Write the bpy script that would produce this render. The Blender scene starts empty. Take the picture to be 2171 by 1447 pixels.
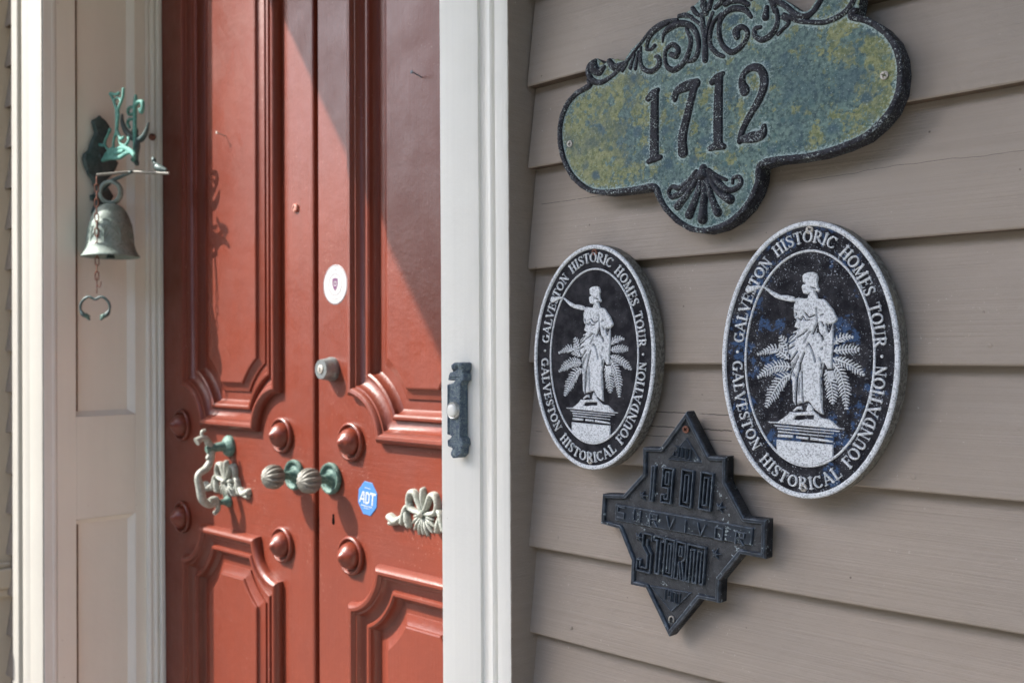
import bpy, bmesh, math, random
import numpy as np
from mathutils import Vector, Matrix, Euler
random.seed(7); RNG = np.random.default_rng(7)
SC = bpy.context.scene; COL = SC.collection; R = math.radians
# ============================================================ camera, sky, sun, exposure
TH = R(46.2); CAM = Vector((0.882, -0.95, 1.55))
cd = bpy.data.cameras.new('camera'); cam = bpy.data.objects.new('camera', cd); COL.objects.link(cam)
fwd = Vector((-math.cos(TH), math.sin(TH), 0)); rgt = Vector((math.sin(TH), math.cos(TH), 0)); upv = Vector((0,0,1))
ROLL = 0.0028
r2 = rgt*math.cos(ROLL) - upv*math.sin(ROLL); u2 = rgt*math.sin(ROLL) + upv*math.cos(ROLL)
mw = Matrix((( r2.x, u2.x, -fwd.x, CAM.x), (r2.y, u2.y, -fwd.y, CAM.y), (r2.z, u2.z, -fwd.z, CAM.z), (0,0,0,1)))
cam.matrix_world = mw
cd.sensor_width = 36; cd.lens = 2112/2171*36; cd.shift_y = 23.5/2171
cd.clip_start = .05; cd.clip_end = 3000
cd.dof.use_dof = True; cd.dof.focus_distance = 1.10; cd.dof.aperture_fstop = 8.0; cd.dof.aperture_blades = 7
SC.camera = cam
SUNV = Vector((.90, 1.0, -1.306)).normalized()
elev = math.asin(-SUNV.z); az = math.atan2(-SUNV.x, -SUNV.y)
w = bpy.data.worlds.new('World'); SC.world = w; w.use_nodes = True; wn = w.node_tree
sky = wn.nodes.new('ShaderNodeTexSky'); sky.sky_type = 'NISHITA'; sky.sun_disc = False
sky.sun_elevation = elev; sky.sun_rotation = az; sky.air_density = 1.0; sky.dust_density = 2.0; sky.ozone_density = 1.0
wn.links.new(sky.outputs[0], wn.nodes['Background'].inputs[0]); wn.nodes['Background'].inputs[1].default_value = .15
sd = bpy.data.lights.new('sun', 'SUN'); sd.energy = 3.0; sd.angle = R(.53); sd.color = (1.0, .95, .88)
sun = bpy.data.objects.new('sun', sd); COL.objects.link(sun); sun.rotation_euler = SUNV.to_track_quat('-Z', 'Y').to_euler()
SC.view_settings.view_transform = 'Standard'; SC.view_settings.look = 'None'; SC.view_settings.gamma = 1
SC.view_settings.exposure = 1.93; SC.view_settings.use_curve_mapping = False

# traced outlines in 0.1 mm, in each plaque's own plane
D={'statue_body':[(-54,848),(-38,868),(7,884),(64,885),(106,869),(120,840),(125,809),(114,783),(123,752),(124,731),(142,712),(140,686),(111,679),(94,692),(112,648),(127,616),(182,613),(216,589),(250,548),(290,506),(313,460),(335,424),(331,398),(293,367),(294,336),(295,279),(298,233),(297,157),(288,23),(291,-81),(233,-83),(210,-37),(195,-61),(182,-167),(199,-401),(201,-474),(215,-539),(179,-529),(115,-492),(62,-424),(37,-415),(-11,-435),(-40,-439),(-72,-456),(-79,-430),(-97,-467),(-125,-420),(-137,-217),(-150,-194),(-148,-134),(-154,-44),(-169,9),(-159,40),(-190,63),(-184,117),(-185,141),(-166,171),(-196,171),(-184,219),(-161,240),(-110,262),(-97,280),(-142,261),(-140,285),(-98,298),(-98,310),(-66,304),(-131,336),(-133,327),(-117,369),(-103,407),(-127,420),(-136,449),(-141,529),(-134,566),(-125,587),(-169,586),(-239,599),(-311,615),(-359,635),(-413,673),(-457,709),(-490,734),(-548,727),(-609,701),(-677,680),(-702,702),(-703,724),(-666,756),(-561,765),(-470,750),(-384,702),(-288,658),(-217,657),(-141,640),(-123,619),(-100,629),(-14,620),(11,625),(13,649),(35,677),(7,662),(-38,671),(-51,702),(-60,740),(-49,760),(-15,768),(-47,786),(-48,808)],'statue_folds':[[(112,528,6),(117,439,6),(124,381,6)],[(127,345,18),(128,319,18),(124,282,18)],[(125,371,14),(101,308,14),(80,261,14)],[(135,309,11),(150,267,11),(181,241,11),(188,210,11)],[(92,454,9),(36,433,9),(-11,475,9)],[(-89,420,8),(-52,404,8),(-32,439,8),(-3,399,8),(42,407,8)],[(-111,473,11),(-105,452,11)],[(250,354,21),(248,330,21)],[(222,361,13),(246,284,13),(272,362,13)],[(172,382,10),(192,343,10)],[(159,449,7),(186,460,7)],[(51,732,8),(93,717,8)],[(91,690,7),(142,684,7)],[(-112,396,7),(-128,343,7)],[(16,307,6),(-28,254,6)],[(18,299,7),(-45,251,7),(-96,220,7)],[(50,291,5),(-17,168,5)],[(37,169,8),(81,88,8),(112,-17,8)],[(31,163,7),(21,142,7)],[(-8,74,11),(-44,-34,11),(-73,-167,11)],[(-72,36,8),(-145,-134,8)],[(-86,83,12),(-158,-14,12)],[(-50,-35,14),(-55,-106,14)],[(-79,-173,16),(-86,-340,16),(-85,-454,16)],[(-29,-117,8),(-19,-307,8),(-8,-425,8)],[(-56,-190,7),(-61,-357,7)],[(181,-27,9),(173,-86,9)],[(175,-156,6),(188,-396,6)],[(206,-32,11),(236,-83,10),(250,-153,10)],[(181,242,8),(186,196,8)],[(115,336,7),(83,259,7)],[(132,295,12),(171,242,12)],[(-110,256,7),(-186,189,7)],[(-115,202,10),(-173,165,10)],[(-126,136,11),(-178,105,11)],[(187,131,6),(181,108,6)],[(-126,-133,8),(-112,-168,8)],[(-122,-37,8),(-146,-98,8)],[(155,31,6),(171,-4,6)]],'fronds':[[(-183,63,141),(-218,146,135),(-287,235,42)],[(-182,9,78),(-276,72,127),(-357,104,109),(-546,38,18)],[(-160,-74,114),(-312,-74,139),(-419,-121,110),(-536,-202,18)],[(-158,-152,102),(-255,-211,163),(-352,-355,140),(-429,-506,31)],[(303,169,75),(357,219,98),(429,241,69),(504,236,17)],[(305,99,87),(390,113,98),(480,121,103),(564,117,28)],[(301,24,70),(411,-7,109),(515,-55,109),(623,-131,23)],[(302,-23,81),(378,-130,139),(425,-283,127),(448,-472,29)],[(224,-101,88),(276,-210,145),(297,-319,128),(306,-429,29)]],'trunk':[[(242,-101),(304,-92),(330,-172),(276,-210),(232,-200)]],'mound':[(-291,-646),(-232,-605),(-180,-565),(-161,-535),(-89,-536),(1,-524),(109,-510),(179,-564),(211,-576),(279,-580),(317,-606),(355,-632),(379,-654),(434,-658),(428,-668),(356,-671),(-297,-665),(-391,-664),(-405,-653)],'mound_hole':[[(-107,-608),(-82,-570),(2,-560),(110,-551),(105,-594),(22,-596),(-61,-614)]],'feet':[[(-129,-520),(-78,-475),(-26,-468),(-12,-506),(-64,-502),(-109,-530)],[(20,-510),(46,-431),(101,-469),(103,-513),(52,-524)]],'slabs':[[(-350,-680),(388,-684),(378,-697),(-309,-697)],[(-296,-708),(323,-713),(323,-725),(-292,-726)],[(-285,-738),(315,-746),(312,-759),(-281,-757)],[(-287,-773),(-112,-772),(-112,-800),(-290,-804)],[(-80,-774),(55,-777),(53,-803),(-79,-799)],[(78,-772),(317,-788),(317,-809),(72,-803)]],'block':[(-299,-829),(323,-827),(331,-1163),(-289,-1235)],'addr_low':[(1679,658),(1818,593),(1975,464),(2084,316),(2142,148),(2154,-9),(2128,-201),(2047,-361),(1932,-473),(1769,-579),(1556,-635),(1311,-670),(1059,-673),(798,-656),(650,-678),(634,-814),(576,-952),(477,-1087),(320,-1205),(147,-1273),(-59,-1297),(-238,-1258),(-420,-1148),(-573,-999),(-666,-856),(-727,-721),(-924,-721),(-1192,-713),(-1435,-698),(-1647,-648),(-1791,-566),(-1936,-438),(-2045,-279),(-2110,-126),(-2144,24),(-2148,198),(-2106,364),(-2008,518),(-1856,617),(-1654,669)],'addr_left':[(-1654,669),(-1681,764),(-1685,878),(-1629,956),(-1522,954),(-1418,861),(-1347,892),(-1225,882),(-1124,831),(-1020,936),(-852,1031),(-654,1130),(-432,1127),(-307,1168),(-184,1193),(-107,1250),(-1,1311)],'addr_scroll':[[(-1541,925,43),(-1636,885,52),(-1649,793,60),(-1585,693,60),(-1465,650,51),(-1324,680,42),(-1194,742,38),(-1067,819,33),(-940,923,29),(-836,1007,33),(-734,1081,37),(-614,1125,41),(-486,1134,40),(-371,1121,36)],[(-1418,820,51),(-1484,775,68),(-1560,834,95),(-1569,897,77)],[(-1330,869,59),(-1257,785,68),(-1172,792,50),(-1109,811,25)],[(-788,888,29),(-777,960,37),(-715,1052,49),(-604,1098,49),(-496,1120,40)],[(-788,888,33),(-729,874,33),(-678,903,41)],[(-869,932,25),(-882,777,37),(-844,678,45),(-744,623,49),(-654,644,49),(-613,701,49),(-636,767,41),(-671,779,29)],[(-962,870,25),(-1027,726,37)],[(-910,891,25),(-955,702,37)],[(-1078,779,25),(-1142,718,34)],[(-569,919,16),(-548,1003,40),(-459,1058,60),(-324,1069,60),(-193,1012,55),(-121,915,51),(-91,797,43),(-107,690,47),(-155,630,47),(-230,623,32)],[(-250,995,32),(-192,853,44),(-218,732,48),(-286,628,52),(-402,573,56),(-498,610,48),(-539,709,40),(-522,818,40),(-434,862,44),(-359,788,48),(-389,723,56),(-456,754,48)],[(-43,1101,39),(-20,898,43),(-9,778,51),(-11,653,59),(-13,590,55)],[(-173,1087,32),(-64,988,31),(-30,862,27)],[(93,1082,31),(36,963,35),(-3,839,31)],[(-341,1158,36),(-256,1144,44),(-173,1103,32)],[(-161,1195,43),(-125,1138,43),(-80,1095,31)],[(-22,1190,63),(12,1095,47)],[(79,1226,47),(49,1140,47)],[(-48,1284,47),(-4,1201,47)],[(191,1041,31),(100,971,39),(57,856,39),(59,731,43),(137,627,43),(217,577,35)],[(560,916,33),(487,1009,50),(356,1060,54),(250,1037,50),(181,962,46),(168,838,46),(204,711,46),(308,602,50),(422,626,50),(499,699,41),(510,779,41),(446,841,46),(379,812,67),(387,751,58)],[(252,1129,46),(320,1145,50),(433,1123,50),(526,1057,41)],[(126,1129,42),(205,1167,51),(283,1222,50)],[(851,915,36),(866,814,40),(837,724,48),(764,660,53),(673,649,49),(601,708,45),(603,781,41),(667,782,33)],[(744,967,41),(728,873,65)],[(799,1010,40),(832,903,36)],[(765,1092,49),(834,976,48)],[(835,1025,48),(957,928,48),(1059,821,48),(1153,769,47),(1238,783,43),(1298,838,43),(1341,889,43),(1376,958,39),(1468,1003,39),(1565,984,38)],[(1341,874,31),(1281,803,35),(1204,752,31)],[(938,844,36),(1084,747,40),(1236,692,39),(1378,657,43),(1501,672,46),(1599,709,46),(1665,773,46),(1698,855,46),(1668,948,46),(1582,1010,46)],[(911,827,32),(988,751,32),(917,696,32),(863,661,32)],[(226,1238,67),(285,1323,67)],[(350,1204,67),(353,1338,67)],[(463,1174,66),(418,1286,66)],[(564,1113,49),(639,1176,49),(748,1146,49)]],'addr_top':[(-28,1332),(151,1377),(230,1440),(355,1438),(467,1372),(567,1261),(695,1210),(836,1073),(924,1009),(984,961),(1061,892),(1120,837),(1163,818),(1205,823),(1240,853),(1274,892),(1300,924),(1335,1001),(1436,1059),(1566,1053),(1693,987),(1742,874),(1740,783),(1723,704),(1702,663)],'digit_1':[[(-685,361,65),(-697,76,73),(-711,-363,78)],[(-781,318,49),(-710,366,61),(-650,390,41)],[(-792,-400,41),(-702,-373,57),(-627,-376,41)]],'digit_7':[[(-419,243,48),(-384,324,64),(-269,357,83),(-138,361,79)],[(-152,340,63),(-207,177,63),(-278,-41,68),(-324,-192,76),(-323,-368,88)]],'digit_1b':[[(158,354,62),(137,1,74),(129,-347,74)],[(68,330,47),(131,367,58),(199,396,39)],[(25,-381,43),(120,-365,66),(200,-390,42)]],'digit_2':[[(465,160,87),(437,249,61),(460,336,49),(547,385,57),(639,357,64),(695,255,71),(684,130,67),(614,1,60),(510,-130,53),(421,-274,49),(393,-368,46)],[(419,-350,53),(539,-347,87),(657,-338,75),(688,-253,37)]],'shell':[[(-62,-586,73),(-63,-659,100)],[(-93,-608,40),(-175,-730,47),(-289,-856,57),(-404,-957,75)],[(-78,-610,40),(-113,-772,53),(-179,-931,64),(-253,-1070,81)],[(-55,-613,40),(-52,-847,63),(-72,-1044,76),(-82,-1136,93)],[(-31,-617,40),(10,-829,53),(68,-995,63),(112,-1086,79)],[(-8,-627,40),(72,-810,46),(169,-909,62),(265,-967,85)],[(-109,-612,37),(-197,-693,40),(-336,-809,51),(-433,-837,54)],[(0,-621,40),(112,-750,59),(222,-857,52),(341,-860,49),(401,-803,42),(373,-741,39),(307,-745,32),(298,-796,29)],[(0,-608,33),(98,-689,39),(225,-753,26)],[(-156,-605,40),(-253,-699,50),(-383,-756,51),(-472,-730,41),(-522,-785,38),(-483,-851,38),(-425,-825,34)]],'storm_outline':[(-2,1290),(332,844),(549,873),(571,602),(829,271),(1082,298),(1110,-113),(827,-131),(598,-472),(612,-722),(365,-742),(10,-1275),(-360,-811),(-578,-828),(-590,-545),(-803,-219),(-1080,-218),(-1086,145),(-776,200),(-531,493),(-555,795),(-314,831)],'storm_banner':[(-889,66),(945,183),(938,-13),(-875,-133)],'storm_band':[(-1009,68),(-898,111),(895,218),(949,184),(938,-18),(888,-21),(-950,-145),(-1007,-137)],'storm_tri':[[(19,1000),(-215,706),(243,749)],[(-321,-765),(254,-700),(6,-993)]],'bell_plate':[(-133,341),(-27,367),(16,401),(-26,410),(-41,396),(-111,399),(-104,457),(-75,505),(-19,516),(-12,602),(52,640),(163,641),(204,631),(203,546),(176,508),(203,471),(203,405),(161,385),(134,337),(131,-317),(131,-346),(172,-372),(186,-447),(158,-486),(144,-573),(88,-624),(11,-634),(-38,-595),(-58,-500),(-122,-485),(-129,-409),(-79,-367),(-65,-347),(-135,-323)],'handle':[[(-558,13753,51),(-642,13724,68),(-642,13647,68),(-605,13577,128)],[(-790,13504,144),(-670,13564,111),(-559,13557,119),(-465,13414,128),(-409,13290,146),(-447,13173,128),(-541,13095,51)],[(-419,13274,137),(-438,13052,128),(-542,12890,137),(-747,12738,119),(-701,12462,153),(-637,12183,145),(-470,12045,120),(-300,12095,138)],[(-469,12131,120),(-318,12149,129),(-262,12022,103),(-262,11901,86),(-357,11826,77)],[(-281,12093,103),(-128,12059,86),(7,12113,122)]],'handle_neck':[(-409,13290,120),(-315,13318,189),(-162,13324,207),(-47,13316,191)],'wall_plate':[(-78,1572),(-60,1629),(49,1702),(114,1776),(178,1723),(270,1666),(362,1553),(381,1464),(325,1382),(268,1008),(323,907),(509,750),(584,686),(528,550),(433,373),(284,226),(284,98),(378,-25),(458,-147),(404,-258),(323,-398),(190,-517),(59,-608),(-59,-671),(-85,-583),(-46,-463),(-6,-329),(-110,-301),(-123,-186),(-32,-150),(-5,-17),(-70,105),(-28,97),(-172,296),(-262,482),(-306,673),(-279,785),(-171,890),(-98,1135),(-6,1330),(-42,1451)],'fishtail':[[(587,2184,45),(747,2031,53),(905,1791,62),(983,1689,79)],[(1298,2160,61),(1259,1992,52),(1102,1827,53),(983,1724,70)],[(627,2186,53),(907,2109,53),(1064,2115,53)],[(806,1985,39),(985,2024,39),(1161,1922,39)],[(963,1728,106),(982,1601,132),(962,1445,97),(941,1237,71)],[(941,1237,71),(781,1049,44),(740,877,53),(457,882,45),(295,1067,45),(460,1222,45),(582,1328,62)],[(941,1237,71),(1136,1031,53),(1291,1042,44)],[(1058,1043,44),(1135,908,44),(1367,839,49),(1560,932,43),(1522,1007,38)],[(5,1056,63),(295,995,63)],[(169,652,63),(457,793,72),(819,813,71),(1290,798,79),(1672,656,86),(1822,549,77)],[(210,665,72),(578,669,89),(1055,603,79),(1443,654,70),(1672,656,69)],[(497,733,72),(1289,728,70)]],'finial':[[(1246,2076,44),(1256,1924,97),(1217,1807,97),(1216,1560,79),(1214,1313,80),(1212,994,71),(1191,767,62),(1152,578,80)],[(1236,1839,71),(1390,1901,62),(1579,1867,79),(1616,1756,70),(1540,1646,79),(1446,1715,53)],[(1198,1810,53),(965,1851,50),(847,1782,50),(925,1679,50),(1120,1682,50)],[(1119,1540,50),(924,1572,53),(826,1499,50),(923,1376,45)]],'figure':[[(416,1778,36),(435,1593,91),(634,1345,126),(947,1153,143),(1141,1070,142)],[(1768,1360,26),(1673,1183,87),(1485,1054,123),(1256,1035,124)],[(1123,1251,169)],[(1180,1082,177),(1217,899,159),(1177,728,124),(1157,553,106),(1195,495,106)],[(983,612,89),(1138,538,89)]]}
# ============================================================ helpers
def V3(p): return Vector(p)
def root_loc(o):
    while o.parent: o = o.parent
    return np.array(o.location)
def link(name, me, parent=None, loc=(0,0,0), rot=(0,0,0), mats=None, **kw):
    o = bpy.data.objects.new(name, me); COL.objects.link(o)
    o.location = loc; o.rotation_euler = rot
    if parent is not None: o.parent = parent
    if mats is not None and me is not None and len(me.materials) == 0:
        for m in (mats if isinstance(mats, (list, tuple)) else [mats]): me.materials.append(m)
    for k, v in kw.items(): o[k] = v
    return o
def thing(name, label, cat, loc=(0,0,0), rot=(0,0,0), group=None):
    o = link(name, None, None, loc, rot, label=label, category=cat)
    if group: o['group'] = group
    return o
def mesh_np(name, v, quads, smooth=True, sharp=35, attr=None):
    v = np.asarray(v, dtype=np.float32); q = np.asarray(quads, dtype=np.int32)
    me = bpy.data.meshes.new(name); n, k = q.shape
    me.vertices.add(len(v)); me.vertices.foreach_set('co', v.ravel())
    me.loops.add(n*k); me.loops.foreach_set('vertex_index', q.ravel())
    me.polygons.add(n); me.polygons.foreach_set('loop_start', np.arange(0, n*k, k, dtype=np.int32))
    if attr is not None:
        for an, av in attr.items():
            a = me.attributes.new(an, 'FLOAT', 'POINT'); a.data.foreach_set('value', np.asarray(av, dtype=np.float32))
    me.update(calc_edges=True); me.validate()
    if smooth:
        me.shade_smooth()
        me.set_sharp_from_angle(angle=math.radians(sharp))
    return me
def mesh_py(name, v, f, smooth=False, sharp=35):
    me = bpy.data.meshes.new(name); me.from_pydata([tuple(map(float, p)) for p in v], [], f); me.update()
    if smooth:
        me.shade_smooth(); me.set_sharp_from_angle(angle=math.radians(sharp))
    return me
def box_vf(x0,x1,y0,y1,z0,z1):
    v = [(x0,y0,z0),(x1,y0,z0),(x1,y1,z0),(x0,y1,z0),(x0,y0,z1),(x1,y0,z1),(x1,y1,z1),(x0,y1,z1)]
    return v, [(0,3,2,1),(4,5,6,7),(0,1,5,4),(1,2,6,5),(2,3,7,6),(3,0,4,7)]
def bevel_mesh(me, w, seg=2):
    bm = bmesh.new(); bm.from_mesh(me)
    bmesh.ops.bevel(bm, geom=list(bm.edges), offset=w, segments=seg, affect='EDGES', profile=0.5)
    bmesh.ops.recalc_face_normals(bm, faces=bm.faces)
    bm.to_mesh(me); bm.free(); return me
def box(name, b, parent, mat, bev=0.0, **kw):
    o = root_loc(parent) if parent is not None else np.zeros(3)
    v, f = box_vf(*b); v = [tuple(np.array(p)-o) for p in v]
    me = mesh_py(name, v, f)
    if bev: bevel_mesh(me, bev)
    return link(name, me, parent, mats=mat, **kw)
def catmull(pts, n=6, closed=False):
    p = np.asarray(pts, float)
    if len(p) < 3: return p
    if closed: q = np.vstack([p[-1], p, p[0], p[1]])
    else: q = np.vstack([2*p[0]-p[1], p, 2*p[-1]-p[-2]])
    out = []
    for i in range(1, len(q)-2):
        for t in np.arange(n)/n:
            a, b, c, d = q[i-1], q[i], q[i+1], q[i+2]
            out.append(.5*((2*b)+(-a+c)*t+(2*a-5*b+4*c-d)*t*t+(-a+3*b-3*c+d)*t**3))
    if not closed: out.append(q[-2])
    return np.array(out)
def tube(pts, rad, seg=12, closed=False, cap=True, flat=1.0, up=(0,0,1)):
    p = np.asarray(pts, float); n = len(p); rad = np.broadcast_to(rad, (n,))
    T = np.zeros_like(p)
    for i in range(n):
        a, b = (p[(i-1) % n], p[(i+1) % n]) if closed else (p[max(i-1,0)], p[min(i+1,n-1)])
        T[i] = (b-a)/max(np.linalg.norm(b-a), 1e-9)
    u = np.array(up, float); u = u - T[0]*u.dot(T[0])
    if np.linalg.norm(u) < 1e-3: u = np.array([1.,0,0]) - T[0]*T[0][0]
    u /= np.linalg.norm(u); v = []; 
    for i in range(n):
        u = u - T[i]*u.dot(T[i]); u /= np.linalg.norm(u); w = np.cross(T[i], u)
        for k in range(seg):
            a = 2*math.pi*k/seg; v.append(p[i] + rad[i]*(math.cos(a)*u + flat*math.sin(a)*w))
    f = []
    for i in range(n if closed else n-1):
        for k in range(seg):
            a, b = i*seg+k, i*seg+(k+1) % seg; c, d = ((i+1) % n)*seg+(k+1) % seg, ((i+1) % n)*seg+k
            f.append((a, b, c, d))
    if cap and not closed: f += [tuple(range(seg))[::-1], tuple(range((n-1)*seg, n*seg))]
    return v, f
def join_vf(parts):
    V, F = [], []
    for v, f in parts:
        b = len(V); V += [tuple(p) for p in v]; F += [tuple(i+b for i in q) for q in f]
    return V, F
def lathe(prof, seg=48, mod=None):
    v, f = [], []
    for i, (r, z) in enumerate(prof):
        for k in range(seg):
            a = 2*math.pi*k/seg; rr = r*(mod(a, i) if mod else 1)
            v.append((rr*math.cos(a), rr*math.sin(a), z))
    for i in range(len(prof)-1):
        for k in range(seg):
            a, b = i*seg+k, i*seg+(k+1) % seg
            f.append((a, b, b+seg, a+seg))
    return v, f
# ---- signed distance fields on a grid
def grid(x0, x1, y0, y1, res):
    nx, ny = int((x1-x0)/res)+2, int((y1-y0)/res)+2
    xs, ys = x0+np.arange(nx)*res, y0+np.arange(ny)*res
    return np.meshgrid(xs, ys)
def sdf_poly(X, Y, poly):
    p = np.asarray(poly, float); S = np.full(X.shape, 1e9); ins = np.zeros(X.shape, bool)
    for i in range(len(p)):
        a, b = p[i], p[(i+1) % len(p)]; e = b-a; L = max(e.dot(e), 1e-14)
        t = np.clip(((X-a[0])*e[0]+(Y-a[1])*e[1])/L, 0, 1)
        S = np.minimum(S, (X-a[0]-t*e[0])**2+(Y-a[1]-t*e[1])**2)
        if a[1] != b[1]:
            c = ((a[1] > Y) != (b[1] > Y)) & (X < (b[0]-a[0])*(Y-a[1])/(b[1]-a[1])+a[0]); ins ^= c
    S = np.sqrt(S); return np.where(ins, -S, S)
def sdf_line(X, Y, pts):
    S = np.full(X.shape, 1e9)
    for a, b in zip(pts[:-1], pts[1:]):
        a = np.array(a[:2]); e = np.array(b[:2])-a; L = max(e.dot(e), 1e-14)
        t = np.clip(((X-a[0])*e[0]+(Y-a[1])*e[1])/L, 0, 1)
        S = np.minimum(S, (X-a[0]-t*e[0])**2+(Y-a[1]-t*e[1])**2)
    return np.sqrt(S)
def strokes(X, Y, sts, smooth=5, kr=1.0, hmax=1.0):
    """union of tapered strokes: signed distance and a rounded height"""
    S = np.full(X.shape, 1.0); H = np.zeros(X.shape)
    res = X[0,1]-X[0,0]; x0, y0 = X[0,0], Y[0,0]; ny, nx = X.shape
    for s in sts:
        p = np.asarray(s, float)
        if len(p) == 1: p = np.vstack([p, p+[1e-6, 0, 0]])
        if smooth > 1 and len(p) > 2: p = catmull(p, smooth)
        for a, b in zip(p[:-1], p[1:]):
            m = max(a[2], b[2])/2+6*res
            i0, i1 = int((min(a[0],b[0])-m-x0)/res), int((max(a[0],b[0])+m-x0)/res)+2
            j0, j1 = int((min(a[1],b[1])-m-y0)/res), int((max(a[1],b[1])+m-y0)/res)+2
            i0, j0 = max(i0,0), max(j0,0); i1, j1 = min(i1,nx), min(j1,ny)
            if i1 <= i0 or j1 <= j0: continue
            x, y = X[j0:j1,i0:i1], Y[j0:j1,i0:i1]; e = b[:2]-a[:2]; L = max(e.dot(e), 1e-14)
            t = np.clip(((x-a[0])*e[0]+(y-a[1])*e[1])/L, 0, 1)
            d = np.sqrt((x-a[0]-t*e[0])**2+(y-a[1]-t*e[1])**2); r = np.maximum((a[2]+t*(b[2]-a[2]))/2, 1e-5)
            S[j0:j1,i0:i1] = np.minimum(S[j0:j1,i0:i1], d-r)
            h = np.sqrt(np.clip(1-(d/r)**2, 0, 1))*np.minimum(r*kr, hmax)
            H[j0:j1,i0:i1] = np.maximum(H[j0:j1,i0:i1], h)
    return S, H
def relief(name, X, Y, S, H, base=-.0003, skirt=0.0, attr=None, sharp=45):
    res = X[0,1]-X[0,0]; ins = S < 0
    cell = ins[:-1,:-1] | ins[1:,:-1] | ins[:-1,1:] | ins[1:,1:]
    cell &= ~((S[:-1,:-1] > 2*res) | (S[1:,:-1] > 2*res) | (S[:-1,1:] > 2*res) | (S[1:,1:] > 2*res))
    gy, gx = np.gradient(S, res); gn = np.maximum(np.hypot(gx, gy), .3)
    m = np.where(ins, 0, np.clip(S, 0, 1.3*res))
    PX, PY = X-m*gx/gn, Y-m*gy/gn; Z = np.where(ins, H, base)
    ny, nx = X.shape; idx = np.arange(ny*nx).reshape(ny, nx); j, i = np.nonzero(cell)
    q = np.stack([idx[j,i], idx[j,i+1], idx[j+1,i+1], idx[j+1,i]], 1)
    used = np.unique(q); mp = np.full(ny*nx, -1); mp[used] = np.arange(len(used)); q = mp[q]
    v = np.stack([PX.ravel()[used], PY.ravel()[used], Z.ravel()[used]], 1)
    at = {k: a.ravel()[used] for k, a in attr.items()} if attr else None
    if skirt:
        n = len(v); e = np.vstack([q[:,[0,1]], q[:,[1,2]], q[:,[2,3]], q[:,[3,0]]])
        key = e[:,0].astype(np.int64)*n+e[:,1]; rev = e[:,1].astype(np.int64)*n+e[:,0]
        be = e[~np.isin(key, rev)]; bv = np.unique(be); m2 = np.full(n, -1); m2[bv] = n+np.arange(len(bv))
        low = v[bv].copy(); low[:,2] = -skirt; v = np.vstack([v, low])
        q = np.vstack([q, np.stack([be[:,1], be[:,0], m2[be[:,0]], m2[be[:,1]]], 1)])
        if at: at = {k: np.concatenate([a, np.zeros(len(bv))]) for k, a in at.items()}
    return mesh_np(name, v, q, True, sharp, at)
def bevel_h(S, h, bev): return h*np.clip(-S/bev, 0, 1)
def bounds(pts, pad): 
    p = np.array([q[:2] for q in pts]); return p[:,0].min()-pad, p[:,0].max()+pad, p[:,1].min()-pad, p[:,1].max()+pad
def M(pts): return [tuple(c*1e-4 for c in p) for p in pts]
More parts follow.
